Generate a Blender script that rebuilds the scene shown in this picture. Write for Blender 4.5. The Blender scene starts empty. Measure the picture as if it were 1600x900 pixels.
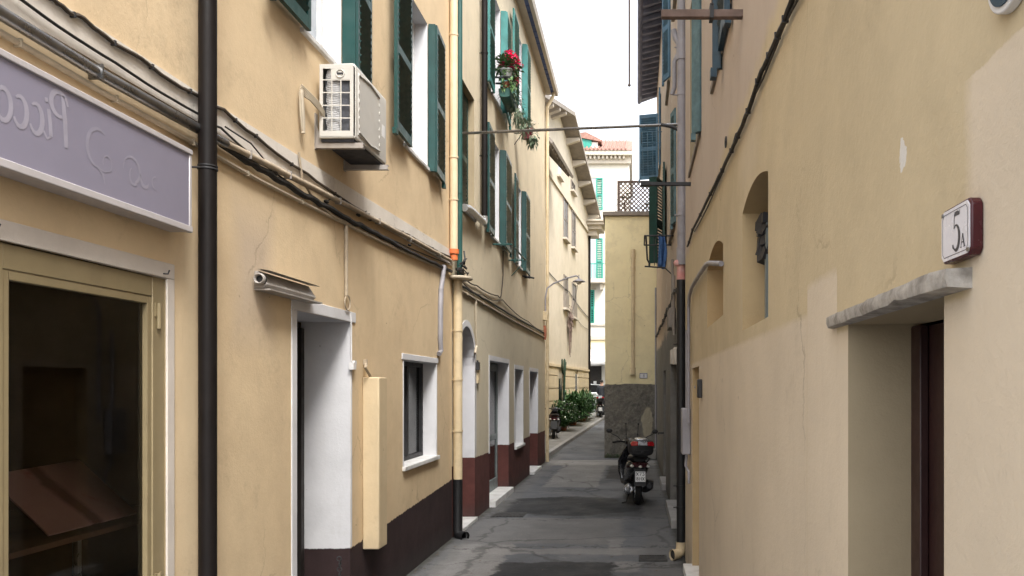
import bpy, bmesh, math, random
from mathutils import Vector, Matrix
random.seed(7)
R = math.radians
S = bpy.context.scene
C = S.collection
F = 1250.0                    # focal length in photo pixels; eye 2.0 m above the lane
EYE = 2.0
XL, XR = -2.45, 0.56          # the two wall planes of the alley

# ------------------------------------------------------------------ survey helpers (photo measurement -> metres)
def LW(px, py, off=0.0):
    X = XL + off; Y = F * X / (px - 995.0)
    return Vector((X, Y, EYE + (605 - py) * Y / F))
def RW(px, py, off=0.0):
    X = XR - off; Y = F * X / (px - 995.0)
    return Vector((X, Y, EYE + (605 - py) * Y / F))
def PT(px, py, Y):
    return Vector(((px - 995.0) * Y / F, Y, EYE + (605 - py) * Y / F))
def gz(Y):
    return 0.0 if Y < 23 else min(Y - 23, 45) * 0.026
def CWX(Y): return -5.53 + 0.072 * Y      # wall line of the cream house

# ------------------------------------------------------------------ mesh collector
class MB:
    def __init__(s): s.bm = bmesh.new()
    def f(s, pts, mi=0):
        try:
            fc = s.bm.faces.new([s.bm.verts.new(p) for p in pts]); fc.material_index = mi; return fc
        except ValueError: return None
    def grid(s, rows, mi=0, close=False, capa=False, capb=False):
        vr = [[s.bm.verts.new(p) for p in r] for r in rows]
        n = len(vr[0])
        for i in range(len(vr) - 1):
            for j in range(n if close else n - 1):
                a, b, c, d = vr[i][j], vr[i][(j+1) % n], vr[i+1][(j+1) % n], vr[i+1][j]
                fc = s.bm.faces.new((a, b, c, d)); fc.material_index = mi
        if capa: s.bm.faces.new(list(reversed(vr[0]))).material_index = mi
        if capb: s.bm.faces.new(vr[-1]).material_index = mi
        return s
    def box(s, lo, hi, mi=0, M=None):
        x0, y0, z0 = lo; x1, y1, z1 = hi
        P = [(x0,y0,z0),(x1,y0,z0),(x1,y1,z0),(x0,y1,z0),(x0,y0,z1),(x1,y0,z1),(x1,y1,z1),(x0,y1,z1)]
        if M is not None: P = [M @ Vector(p) for p in P]
        v = [s.bm.verts.new(p) for p in P]
        for q in ((0,3,2,1),(4,5,6,7),(0,1,5,4),(1,2,6,5),(2,3,7,6),(3,0,4,7)):
            s.bm.faces.new([v[i] for i in q]).material_index = mi
        return s
    def cbox(s, c, d, mi=0, M=None):
        c = Vector(c); h = Vector(d) / 2
        if M is not None:
            return s.box(-h, h, mi, Matrix.Translation(c) @ M)
        return s.box(c - h, c + h, mi)
    def tube(s, pts, r, n=8, mi=0, caps=True):
        pts = [Vector(p) for p in pts]
        rs = r if isinstance(r, (list, tuple)) else [r] * len(pts)
        rows = []; nrm = None
        for i, p in enumerate(pts):
            t = (pts[min(i+1, len(pts)-1)] - pts[max(i-1, 0)]).normalized()
            if nrm is None:
                a = Vector((0,0,1)) if abs(t.z) < 0.9 else Vector((1,0,0))
                nrm = (a - t * a.dot(t)).normalized()
            else:
                nrm = (nrm - t * nrm.dot(t)).normalized()
            b = t.cross(nrm)
            rows.append([p + (nrm * math.cos(2*math.pi*k/n) + b * math.sin(2*math.pi*k/n)) * rs[i] for k in range(n)])
        return s.grid(rows, mi, True, caps, caps)
    def ring(s, c, R1, r, n=28, m=10, mi=0, ax='x', sq=1.0):
        c = Vector(c); rows = []
        for i in range(n + 1):
            a = 2*math.pi*i/n; row = []
            for j in range(m):
                b = 2*math.pi*j/m
                q = R1 + r * math.cos(b); w = r * sq * math.sin(b)
                if ax == 'x': row.append(c + Vector((w, q*math.cos(a), q*math.sin(a))))
                elif ax == 'y': row.append(c + Vector((q*math.cos(a), w, q*math.sin(a))))
                else: row.append(c + Vector((q*math.cos(a), q*math.sin(a), w)))
            rows.append(row)
        return s.grid(rows, mi, True)
    def ball(s, c, r, n=12, m=8, mi=0):
        c = Vector(c); r = Vector(r if hasattr(r, '__len__') else (r,)*3)
        rows = []
        for i in range(m + 1):
            t = math.pi * (0.02 + 0.96 * i / m)
            rows.append([c + Vector((r.x*math.sin(t)*math.cos(2*math.pi*j/n), r.y*math.sin(t)*math.sin(2*math.pi*j/n), r.z*math.cos(t))) for j in range(n)])
        return s.grid(rows, mi, True, True, True)
    def lathe(s, c, prof, n=20, mi=0):
        c = Vector(c)
        rows = [[c + Vector((r*math.cos(2*math.pi*k/n), r*math.sin(2*math.pi*k/n), z)) for k in range(n)] for r, z in prof]
        return s.grid(rows, mi, True, True, True)
    def loft(s, secs, n=16, mi=0, e=2.6):
        """secs: (y, cx, cz, half width, half height) super-ellipse sections along y"""
        rows = []
        for y, cx, cz, hw, hh in secs:
            row = []
            for k in range(n):
                a = 2*math.pi*k/n; ca, sa = math.cos(a), math.sin(a)
                row.append(Vector((cx + hw*math.copysign(abs(ca)**(2/e), ca), y, cz + hh*math.copysign(abs(sa)**(2/e), sa))))
            rows.append(row)
        return s.grid(rows, mi, True, True, True)
    def prism(s, poly, d, mi=0):
        """poly: 3-D outline, extruded by vector d"""
        d = Vector(d); a = [Vector(p) for p in poly]; b = [p + d for p in a]
        s.f(a, mi); s.f(list(reversed(b)), mi)
        for i in range(len(a)):
            j = (i+1) % len(a); s.f([a[i], b[i], b[j], a[j]], mi)
        return s
    def leaf(s, p, d, L, w, up=Vector((0,0,1)), droop=0.2, mi=0):
        d = d.normalized(); sd = d.cross(up)
        if sd.length < 1e-3: sd = Vector((1,0,0))
        sd.normalize(); nn = sd.cross(d)
        m = p + d*L*0.5 + nn*L*0.05
        t = p + d*L - Vector((0,0,1))*L*droop
        a = s.bm.verts.new(p); b = s.bm.verts.new(m + sd*w/2); c = s.bm.verts.new(t); e = s.bm.verts.new(m - sd*w/2); k = s.bm.verts.new(m - nn*w*0.18)
        for q in ((a, b, k), (b, c, k), (c, e, k), (e, a, k)): s.bm.faces.new(q).material_index = mi
    def build(s, name, mats, parent=None, bevel=0, smooth=True, recalc=True, ang=38, seg=2):
        if recalc:
            bmesh.ops.remove_doubles(s.bm, verts=s.bm.verts, dist=1e-5)
            bmesh.ops.recalc_face_normals(s.bm, faces=s.bm.faces)
        off = root_loc(parent)
        if off.length > 0: bmesh.ops.translate(s.bm, vec=-off, verts=s.bm.verts)
        me = bpy.data.meshes.new(name); s.bm.to_mesh(me); s.bm.free()
        for m in (mats if isinstance(mats, (list, tuple)) else [mats]): me.materials.append(m)
        if smooth:
            me.polygons.foreach_set('use_smooth', [True]*len(me.polygons))
            me.set_sharp_from_angle(angle=R(ang))
        o = bpy.data.objects.new(name, me); C.objects.link(o)
        if parent: o.parent = parent
        if bevel:
            b = o.modifiers.new('edge', 'BEVEL'); b.width = bevel; b.segments = seg; b.limit_method = 'ANGLE'; b.angle_limit = R(40)
            b.harden_normals = False
        return o
def root_loc(p):
    v = Vector((0,0,0))
    while p is not None:
        v += p.location; p = p.parent
    return v
def tag(o, label=None, cat=None, group=None, kind=None):
    if label: o['label'] = label
    if cat: o['category'] = cat
    if group: o['group'] = group
    if kind: o['kind'] = kind
    return o
def thing(name, label, cat, loc=(0,0,0), group=None):
    o = bpy.data.objects.new(name, None); C.objects.link(o); o.location = loc
    o.empty_display_size = 0.2
    return tag(o, label, cat, group)
def copy_tree(o, parent=None):
    c = o.copy(); C.objects.link(c)
    if parent: c.parent = parent
    for ch in list(o.children): copy_tree(ch, c)
    return c

# ------------------------------------------------------------------ materials
class NT:
    def __init__(s, name):
        s.m = bpy.data.materials.new(name); s.m.use_nodes = True
        s.t = s.m.node_tree; s.n = s.t.nodes; s.p = s.n['Principled BSDF']
        s.geo = s.n.new('ShaderNodeNewGeometry'); s.pos = s.geo.outputs['Position']
    def set(s, sock, v):
        if isinstance(v, bpy.types.NodeSocket): s.t.links.new(v, sock)
        elif isinstance(v, (tuple, list)) and len(v) == 3 and sock.type == 'RGBA': sock.default_value = (*v, 1)
        else: sock.default_value = v
    def scale(s, v, k):
        m = s.n.new('ShaderNodeMapping'); s.set(m.inputs['Vector'], v)
        m.inputs['Scale'].default_value = k; return m.outputs[0]
    def noise(s, sc, detail=4, rough=.55, vec=None, dist=0.0, col=False):
        n = s.n.new('ShaderNodeTexNoise'); s.set(n.inputs['Vector'], vec if vec is not None else s.pos)
        n.inputs['Scale'].default_value = sc; n.inputs['Detail'].default_value = detail
        n.inputs['Roughness'].default_value = rough; n.inputs['Distortion'].default_value = dist
        return n.outputs['Color' if col else 'Fac']
    def voro(s, sc, vec=None, feature='F1'):
        n = s.n.new('ShaderNodeTexVoronoi'); s.set(n.inputs['Vector'], vec if vec is not None else s.pos)
        n.feature = feature; n.inputs['Scale'].default_value = sc; return n.outputs['Distance']
    def math(s, op, a, b=0.0, c=None):
        n = s.n.new('ShaderNodeMath'); n.operation = op
        s.set(n.inputs[0], a); s.set(n.inputs[1], b)
        if c is not None: s.set(n.inputs[2], c)
        return n.outputs[0]
    def rng(s, v, a, b, c=0.0, d=1.0):
        n = s.n.new('ShaderNodeMapRange'); s.set(n.inputs[0], v)
        for i, q in enumerate((a, b, c, d)): n.inputs[i+1].default_value = q
        return n.outputs[0]
    def mix(s, fac, a, b, mode='MIX'):
        n = s.n.new('ShaderNodeMix'); n.data_type = 'RGBA'; n.blend_type = mode
        s.set(n.inputs[0], fac); s.set(n.inputs[6], a); s.set(n.inputs[7], b); return n.outputs[2]
    def xyz(s, v=None):
        n = s.n.new('ShaderNodeSeparateXYZ'); s.set(n.inputs[0], v if v is not None else s.pos); return n.outputs
    def warp(s, amt, sc, amt2=0, sc2=1):
        if amt2:
            q = s.pos; s.pos = s.warp(amt2, sc2); r = s.warp(amt, sc); s.pos = q; return r
        c = s.noise(sc, 7, .62, col=True)
        a = s.n.new('ShaderNodeVectorMath'); a.operation = 'SUBTRACT'; s.set(a.inputs[0], c); a.inputs[1].default_value = (.5,.5,.5)
        b = s.n.new('ShaderNodeVectorMath'); b.operation = 'SCALE'; s.set(b.inputs[0], a.outputs[0]); b.inputs['Scale'].default_value = amt
        d = s.n.new('ShaderNodeVectorMath'); d.operation = 'ADD'; s.set(d.inputs[0], b.outputs[0]); s.set(d.inputs[1], s.pos)
        return d.outputs[0]
    def rect(s, u, v, cu, cv, hu, hv, soft=.06):
        a = s.math('DIVIDE', s.math('ABSOLUTE', s.math('SUBTRACT', u, cu)), hu)
        b = s.math('DIVIDE', s.math('ABSOLUTE', s.math('SUBTRACT', v, cv)), hv)
        return s.rng(s.math('MAXIMUM', a, b), 1 - soft, 1 + soft, 1, 0)
    def blob(s, u, v, cu, cv, hu, hv, soft=.3):
        a = s.math('DIVIDE', s.math('SUBTRACT', u, cu), hu); b = s.math('DIVIDE', s.math('SUBTRACT', v, cv), hv)
        r = s.math('ADD', s.math('MULTIPLY', a, a), s.math('MULTIPLY', b, b))
        return s.rng(r, 1 - soft, 1 + soft, 1, 0)
    def bump(s, h, strength=.3, dist=.01, prev=None):
        n = s.n.new('ShaderNodeBump'); s.set(n.inputs['Height'], h)
        n.inputs['Strength'].default_value = strength; n.inputs['Distance'].default_value = dist
        if prev is not None: s.set(n.inputs['Normal'], prev)
        return n.outputs[0]
    def done(s, col, rough=.8, normal=None, metal=0.0, spec=.5):
        s.set(s.p.inputs['Base Color'], col); s.set(s.p.inputs['Roughness'], rough)
        s.p.inputs['Metallic'].default_value = metal; s.p.inputs['Specular IOR Level'].default_value = spec
        if normal is not None: s.set(s.p.inputs['Normal'], normal)
        return s.m
def sc3(c, k): return tuple(min(1, x * k) for x in c)
def plain(name, col, rough=.6, metal=0.0, var=.18, vs=9.0, bump=.0, bs=60, spec=.4, dirt=None, dirts=3.0, dirtamt=.5):
    t = NT(name)
    c = t.mix(t.rng(t.noise(vs, 5, .6), .3, .7), sc3(col, 1-var), sc3(col, 1+var*.7))
    if dirt: c = t.mix(t.math('MULTIPLY', t.rng(t.noise(dirts, 6, .65), .5, .72), dirtamt), c, dirt)
    nn = t.bump(t.noise(bs, 4, .6), bump, .004) if bump else None
    rr = t.rng(t.noise(vs*1.7, 4, .6), .3, .7, max(.05, rough-.1), min(1, rough+.1))
    return t.done(c, rr, nn, metal, spec)
def plaster(name, col, alt=None, zones=None, dado=None, dcol=None, drough=.75, stain=(.20,.15,.10), samt=.45, rough=.88, bumpk=1.0, extra=None, peel=None, crack=1.0):
    """painted render: cloudy colour, rain streaks, scuffs; dado = (height, rise per metre of y)"""
    t = NT(name); x, y, z = t.xyz()
    alt = alt or sc3(col, .86)
    c = t.mix(t.rng(t.noise(.9, 5, .6, dist=.4), .35, .68), col, alt)
    c = t.mix(t.rng(t.noise(4.2, 6, .65), .45, .8, 0, .4), c, sc3(col, 1.15))
    c = t.mix(t.rng(t.noise(1.7, 7, .7), .48, .72, 0, .5), c, sc3(alt, .82))
    hz = t.noise(46, 5, .65)
    if zones:
        wv = t.warp(.03, 16.0); wx, wy, wz = t.xyz(wv)
        for (y0, y1, z0, z1, zc, soft) in zones:
            m = t.rect(wy, wz, (y0+y1)/2, (z0+z1)/2, (y1-y0)/2, (z1-z0)/2, soft)
            zz = t.mix(t.rng(t.noise(1.6, 5, .6), .35, .68), zc, sc3(zc, .9))
            c = t.mix(m, c, zz)
    if extra: c = extra(t, c, x, y, z)
    # streaks run down, smudges stay put
    st = t.noise(1.0, 6, .7, t.scale(t.pos, (3.2, 3.2, .5)))
    c = t.mix(t.math('MULTIPLY', t.rng(st, .56, .82), samt * .38), c, stain)
    sm = t.math('MULTIPLY', t.rng(t.noise(2.2, 7, .72), .56, .74), t.rng(t.noise(23, 4, .7), .35, .65))
    c = t.mix(t.math('MULTIPLY', sm, samt), c, stain)
    ck = t.math('MULTIPLY', t.rng(t.voro(.75, t.warp(.55, 1.3), 'DISTANCE_TO_EDGE'), .002, .007, 1, 0), t.rng(t.noise(.8, 4, .6), .52, .6))
    c = t.mix(t.math('MULTIPLY', ck, .28 * crack), c, sc3(stain, .7)); hz = t.math('SUBTRACT', hz, t.math('MULTIPLY', ck, .5 * crack))
    pk = t.math('MULTIPLY', t.rng(t.voro(4.2, t.warp(.1, 6)), .035, .05, 1, 0), t.rng(t.noise(1.1, 3, .5), .5, .56))
    c = t.mix(t.math('MULTIPLY', pk, .6), c, sc3(stain, .5))
    ch = t.rng(t.noise(9, 6, .75, dist=.3), .715, .73)
    c = t.mix(t.math('MULTIPLY', ch, .55), c, (.66, .61, .52))
    gr = t.math('MULTIPLY', t.rng(t.math('ADD', z, t.math('MULTIPLY', t.noise(2.6, 6, .7), .55)), .75, .2), t.rng(t.noise(8, 6, .7), .3, .65))
    c = t.mix(t.math('MULTIPLY', gr, .5), c, (.10, .09, .075))
    if peel:
        pm = t.rng(t.noise(peel[0], 7, .7, dist=.6), peel[1], peel[1] + .02)
        c = t.mix(pm, c, peel[2]); hz = t.math('SUBTRACT', hz, t.math('MULTIPLY', pm, .8))
    if dado:
        edge = t.math('SUBTRACT', z, t.math('ADD', dado[0], t.math('MULTIPLY', y, dado[1])))
        edge = t.math('ADD', edge, t.math('MULTIPLY', t.math('SUBTRACT', t.noise(dado[2] if len(dado) > 2 else 9, 5, .65), .5), dado[3] if len(dado) > 3 else .03))
        dm = t.rng(edge, -.004, .004, 1, 0)
        dc = t.mix(t.rng(t.noise(3.2, 7, .7), .35, .7), dcol, sc3(dcol, .62))
        dc = t.mix(t.rng(t.noise(9, 6, .75), .64, .7, 0, .4), dc, sc3(dcol, 2.2))
        dc = t.mix(t.rng(z, .25, .0, 0, .5), dc, (.05, .05, .05))
        c = t.mix(dm, c, dc)
    n1 = t.bump(t.noise(2.0, 3, .5), .12 * bumpk, .05)
    n2 = t.bump(hz, .23 * bumpk, .008, n1)
    n3 = t.bump(t.noise(190, 3, .6), .18 * bumpk, .003, n2)
    return t.done(c, rough, n3, 0, .25)

M = {}
M['ochre_near'] = plaster('ochre_plaster', (.66,.52,.335), (.605,.465,.295), dado=(.337,.0415,14,.05), dcol=(.040,.024,.024), samt=.42,
    zones=[(4.9,5.35,2.35,3.1,(.56,.45,.33),.5)])
M['ochre_far'] = plaster('pale_ochre_plaster', (.69,.60,.44), (.64,.555,.40), dado=(1.05,-.0095,14,.05), dcol=(.115,.042,.036), samt=.35,
    extra=lambda t, c, x, y, z: t.mix(t.rng(z, 3.42, 3.46), (t.mix(t.rng(t.noise(1.1,5,.6),.35,.68), (.62,.555,.42), (.57,.51,.385))), c))
cream2 = (.645,.555,.43)
def r_extra(t, c, x, y, z):
    up = t.mix(t.rng(t.noise(1.1, 6, .65), .35, .65), (.53,.45,.375), (.48,.40,.33))
    e = t.math('ADD', z, t.math('MULTIPLY', t.math('SUBTRACT', t.noise(1.8, 5, .6), .5), .5))
    c = t.mix(t.rng(e, 3.46, 3.56), c, up)
    wv = t.warp(.07, 18); wx, wy, wz = t.xyz(wv)
    c = t.mix(t.blob(wy, wz, 1.685, 2.487, .020, .030, .1), c, (.66,.64,.60))
    return t.mix(t.math('MULTIPLY', t.blob(wy, wz, 4.0, 3.22, .35, .2, .8), .45), c, (.62,.54,.42))
M['ochre_right'] = plaster('dull_ochre_plaster', (.56,.468,.31), (.505,.42,.275), samt=.3, extra=r_extra,
    zones=[(2.62,9.4,-1,2.235,cream2,.008),(2.24,2.625,-1,2.33,cream2,.008),(-4,2.245,-1,2.15,cream2,.003),(-4,1.352,2.1,2.522,cream2,.008)])
M['flaking'] = plaster('flaking_plaster', (.52,.42,.32), (.46,.36,.28), dado=(3.0,.0,3.0,.7), dcol=(.215,.205,.185), samt=.75, peel=(1.7,.6,(.60,.55,.47)), bumpk=1.6)
M['yellow_end'] = plaster('yellow_plaster', (.80,.71,.455), (.75,.66,.415), dado=(2.07,0,6,.06), dcol=(.20,.195,.18), samt=.3, bumpk=1.4,
    extra=lambda t, c, x, y, z: t.mix(t.math('MULTIPLY', t.rng(t.noise(1.3,7,.7),.56,.62), .22), c, (.48,.41,.27)))
M['cream_house'] = plaster('cream_plaster', (.55,.49,.395), (.50,.445,.35), samt=.22)
M['white_house'] = plaster('white_plaster', (.72,.69,.63), (.68,.65,.59), samt=.12)
M['white_rev'] = plaster('white_painted_render', (.64,.64,.655), (.60,.60,.615), samt=.2, stain=(.42,.40,.36), bumpk=.8, crack=.2)
M['white_rev_dado'] = plaster('white_reveal_dark_base', (.62,.62,.635), (.57,.57,.585), dado=(.337,.0415), dcol=(.040,.024,.024), samt=.3, stain=(.38,.36,.33), crack=.2)
M['white_rev_dado_far'] = plaster('white_reveal_red_base', (.66,.66,.69), (.62,.62,.65), dado=(1.05,-.0095), dcol=(.115,.042,.036), samt=.25, stain=(.40,.38,.34))
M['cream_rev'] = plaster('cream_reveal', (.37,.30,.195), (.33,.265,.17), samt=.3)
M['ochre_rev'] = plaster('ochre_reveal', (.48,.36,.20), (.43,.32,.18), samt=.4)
M['casing'] = plaster('ochre_casing', (.60,.485,.315), (.55,.435,.275), samt=.45, peel=(9.0,.72,(.62,.55,.42)), crack=0)
M['band'] = plaster('whitish_band', (.70,.66,.60), (.60,.55,.48), samt=.6, stain=(.16,.13,.10), bumpk=1.5)
M['trim_white'] = plaster('white_trim', (.56,.51,.455), (.50,.45,.40), samt=.4, stain=(.30,.24,.18), bumpk=1.2)
M['marble'] = plain('worn_marble', (.70,.70,.69), .45, var=.2, vs=4, bump=.15, dirt=(.35,.33,.30), dirtamt=.6)
M['lintel'] = plain('mottled_stone', (.37,.345,.31), .85, var=.35, vs=22, bump=.8, bs=45, dirt=(.12,.10,.08), dirts=14, dirtamt=.8)
M['green'] = plain('dark_green_paint', (.011,.054,.049), .38, var=.25, vs=5, bump=.05, dirt=(.035,.07,.065), dirtamt=.35)
M['green_light'] = plain('weathered_green_paint', (.05,.21,.195), .55, var=.25, vs=5)
M['green_deep'] = plain('bottle_green_paint', (.008,.045,.032), .5, var=.3, vs=6)
M['far_green'] = plain('bright_green_paint', (.03,.26,.20), .55, var=.2)
M['blue_paint'] = plain('blue_grey_paint', (.07,.15,.22), .6, var=.3, vs=4, dirt=(.16,.22,.26), dirtamt=.5)
M['navy'] = plain('navy_paint', (.02,.05,.075), .5, var=.3)
M['lattice_blue'] = plain('pale_teal_paint', (.10,.175,.195), .6, var=.3, vs=12)
M['brown_pipe'] = plain('brown_painted_metal', (.008,.006,.0055), .55, var=.2, vs=6, spec=.18)
M['cream_pipe'] = plain('cream_painted_pipe', (.58,.47,.30), .5, var=.12, vs=4, dirt=(.30,.24,.16), dirts=5, dirtamt=.5)
M['peach_pipe'] = plain('peach_painted_pipe', (.66,.52,.35), .5, var=.1, vs=4, dirt=(.4,.3,.18), dirtamt=.3)
M['green_pipe'] = plain('green_painted_pipe', (.02,.08,.07), .45, var=.2, vs=5)
M['grey_pipe'] = plain('grey_painted_pipe', (.30,.29,.31), .5, var=.15, vs=4, dirt=(.17,.16,.16), dirtamt=.6)
M['black_pipe'] = plain('black_painted_pipe', (.012,.012,.013), .5, var=.3)
M['orange'] = plain('orange_plastic', (.62,.16,.05), .5)
M['steel'] = plain('dull_steel', (.27,.27,.27), .3, .9, var=.25, vs=7, dirt=(.12,.10,.08), dirts=6, dirtamt=.5)
M['alu'] = plain('silver_flue', (.62,.62,.62), .35, .85, var=.1)
M['beige_conduit'] = plain('beige_conduit', (.40,.33,.24), .6, var=.2, vs=12, dirt=(.16,.12,.09), dirts=5, dirtamt=.7)
M['white_conduit'] = plain('cream_conduit', (.43,.37,.28), .6, var=.15, vs=10, dirt=(.3,.24,.17), dirtamt=.6)
M['cable'] = plain('black_cable', (.018,.017,.016), .6, var=.3, vs=20)
M['cable_brown'] = plain('dusty_cable', (.07,.055,.042), .8, var=.35, vs=20)
M['ac'] = plain('off_white_enamel', (.50,.485,.445), .42, var=.06, vs=5, dirt=(.42,.38,.32), dirts=3, dirtamt=.4)
M['ac_dark'] = plain('dark_void', (.03,.03,.035), .7)
M['fin'] = plain('condenser_fins', (.20,.21,.24), .45, .5, var=.3, vs=30)
M['coil'] = plain('insulated_coil', (.42,.42,.42), .5, var=.25, vs=20)
M['sign_face'] = plain('lilac_acrylic', (.225,.212,.272), .4, var=.05, vs=2, dirt=(.19,.18,.225), dirts=1.5, dirtamt=.4)
M['sign_ghost'] = plain('faded_lettering', (.305,.29,.345), .5, var=.1, vs=12)
M['sign_ghost2'] = plain('very_faded_lettering', (.268,.255,.312), .5, var=.08, vs=12)
M['sign_frame'] = plain('pale_aluminium', (.50,.475,.48), .4, .15, var=.06)
M['sign_under'] = plain('sign_underside', (.40,.36,.33), .6)
M['door_beige'] = plain('olive_beige_metal', (.245,.195,.110), .45, var=.12, vs=4, dirt=(.13,.10,.06), dirts=4, dirtamt=.5)
M['dark_wood'] = plain('dark_door', (.022,.018,.016), .5, var=.3)
M['door_red'] = plain('oxblood_door', (.030,.012,.011), .45, var=.25, vs=6)
M['door_grey'] = plain('grey_green_door', (.17,.20,.20), .45, var=.12)
M['tin'] = plain('grubby_white_metal', (.36,.335,.31), .5, .2, var=.15, dirt=(.25,.2,.15), dirtamt=.6)
M['shop_dark'] = plain('dark_shop_wall', (.20,.18,.15), .9, var=.5, vs=40)
M['shop_brown'] = plain('brown_shop_wall', (.19,.105,.078), .8, var=.3, vs=3)
M['dark_glass'] = plain('dark_window_glass', (.010,.011,.012), .12, spec=.25, var=.1)
M['pale_glass'] = plain('curtained_glass', (.40,.44,.48), .2, spec=.6, var=.08)
M['maroon'] = plain('maroon_enamel', (.055,.007,.012), .3, var=.2)
M['enamel'] = plain('white_enamel', (.70,.69,.73), .3, var=.05, dirt=(.55,.53,.52), dirts=30, dirtamt=.3)
M['ink'] = plain('faded_black_enamel', (.055,.055,.065), .4, var=.4, vs=40)
M['wood_grey'] = plain('weathered_timber', (.17,.12,.10), .8, var=.35, vs=10, bump=.3)
M['iron'] = plain('dark_iron', (.03,.03,.032), .55, var=.3)
M['white_plastic'] = plain('white_plastic', (.66,.65,.64), .45)
M['terracotta'] = plain('terracotta', (.36,.13,.075), .8, var=.2, dirt=(.45,.36,.30), dirtamt=.4)
M['pot_red'] = plain('burgundy_plastic_pot', (.16,.02,.035), .4)
M['pot_green'] = plain('green_plastic_trough', (.03,.10,.08), .45)
M['leaf'] = plain('dark_leaf', (.045,.105,.030), .5, var=.5, vs=14, spec=.4)
M['leaf2'] = plain('mid_leaf', (.085,.16,.05), .5, var=.45, vs=14, spec=.4)
M['leaf_grey'] = plain('grey_green_leaf', (.13,.18,.11), .6, var=.4, vs=14)
M['stem'] = plain('woody_stem', (.10,.075,.045), .85, var=.3)
M['petal'] = plain('crimson_petal', (.88,.03,.17), .55, var=.35, vs=25)
M['white_flower'] = plain('white_petal', (.8,.8,.76), .6)
M['cactus'] = plain('cactus_skin', (.014,.036,.018), .6, var=.3)
M['tile'] = plain('roof_tile', (.30,.165,.13), .85, var=.4, vs=6, bump=.4)
M['tile_grey_flare'] = plain('flare_tinted_grey_eave', (.21,.225,.31), .8, var=.3, vs=5)  # grey eave; blue cast of lens flare mixed into the colour
M['soffit'] = plain('pale_soffit', (.50,.45,.38), .8, var=.12, vs=3)
M['soffit_grey'] = plain('grey_boarding', (.24,.21,.18), .8, var=.2, vs=4)
M['blue_board'] = plain('blue_eave_board', (.045,.08,.23), .6, var=.25, vs=5)
M['black_gloss'] = plain('black_scooter_paint', (.010,.010,.012), .22, var=.2, spec=.6)
M['black_plastic'] = plain('black_plastic', (.014,.014,.015), .5, var=.2)
M['rubber'] = plain('tyre_rubber', (.012,.012,.012), .8, var=.3, vs=20)
M['seat_black'] = plain('black_vinyl', (.012,.012,.012), .45)
M['seat_brown'] = plain('maroon_vinyl', (.06,.018,.016), .45)
M['red_lens'] = plain('red_reflector', (.30,.008,.012), .2, spec=.8)
M['silver'] = plain('silver_paint', (.50,.51,.53), .28, .7)
M['chrome'] = plain('chrome', (.75,.75,.76), .12, 1.0, var=.05)
M['clear_lens'] = plain('clear_lens', (.70,.68,.62), .12, spec=.8)
M['plate'] = plain('white_number_plate', (.70,.70,.69), .45)
M['car_white'] = plain('white_car_paint', (.74,.76,.78), .2, spec=.6, var=.04)
M['skin'] = plain('skin', (.50,.30,.21), .6)
M['hair'] = plain('dark_hair', (.015,.012,.010), .6)
M['jacket'] = plain('charcoal_jacket', (.035,.038,.045), .85)
M['trousers'] = plain('dark_trousers', (.03,.03,.04), .9)
M['cloth_blue'] = plain('blue_cloth', (.05,.12,.28), .85, var=.3, vs=16)
M['awning'] = plain('white_awning_fabric', (.78,.77,.76), .8, var=.06)
M['pink'] = plain('pinkish_cap', (.50,.22,.20), .7, dirt=(.7,.6,.55), dirtamt=.5)
M['grate'] = plain('cast_iron', (.05,.05,.05), .6, .3, var=.3)
M['pave'] = plain('pale_paving', (.23,.225,.21), .85, var=.2, vs=2.5, bump=.3, dirt=(.15,.14,.13), dirts=1.6, dirtamt=.7)
M['kerb'] = plain('kerb_stone', (.30,.29,.28), .8, var=.25, vs=4, bump=.3)

def glass_pane():
    t = NT('shop_glass'); n = t.n
    tr = n.new('ShaderNodeBsdfTransparent'); tr.inputs[0].default_value = (.85,.88,.86,1)
    gl = n.new('ShaderNodeBsdfGlossy'); gl.inputs['Roughness'].default_value = .03
    fr = n.new('ShaderNodeFresnel'); fr.inputs['IOR'].default_value = 1.45
    mx = n.new('ShaderNodeMixShader'); t.t.links.new(fr.outputs[0], mx.inputs[0])
    t.t.links.new(tr.outputs[0], mx.inputs[1]); t.t.links.new(gl.outputs[0], mx.inputs[2])
    t.t.links.new(mx.outputs[0], n['Material Output'].inputs['Surface']); n.remove(t.p)
    return t.m
M['glass'] = glass_pane()

def picture_mat():
    t = NT('faded_pink_print'); x, y, z = t.xyz()
    c = t.mix(t.rng(t.noise(3, 4, .6), .3, .7), (.66,.41,.45), (.55,.32,.36))
    w = t.warp(.10, 6); wx, wy, wz = t.xyz(w)
    d = t.math('ABSOLUTE', t.math('SUBTRACT', t.math('ADD', wy, t.math('MULTIPLY', wx, .22)), 3.30))
    c = t.mix(t.rng(d, .025, .06, .8, 0), c, (.12,.04,.035))
    c = t.mix(t.rng(t.noise(5, 5, .6), .6, .7, 0, .7), c, (.45,.14,.11))
    return t.done(c, .4)
M['picture'] = picture_mat()

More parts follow.
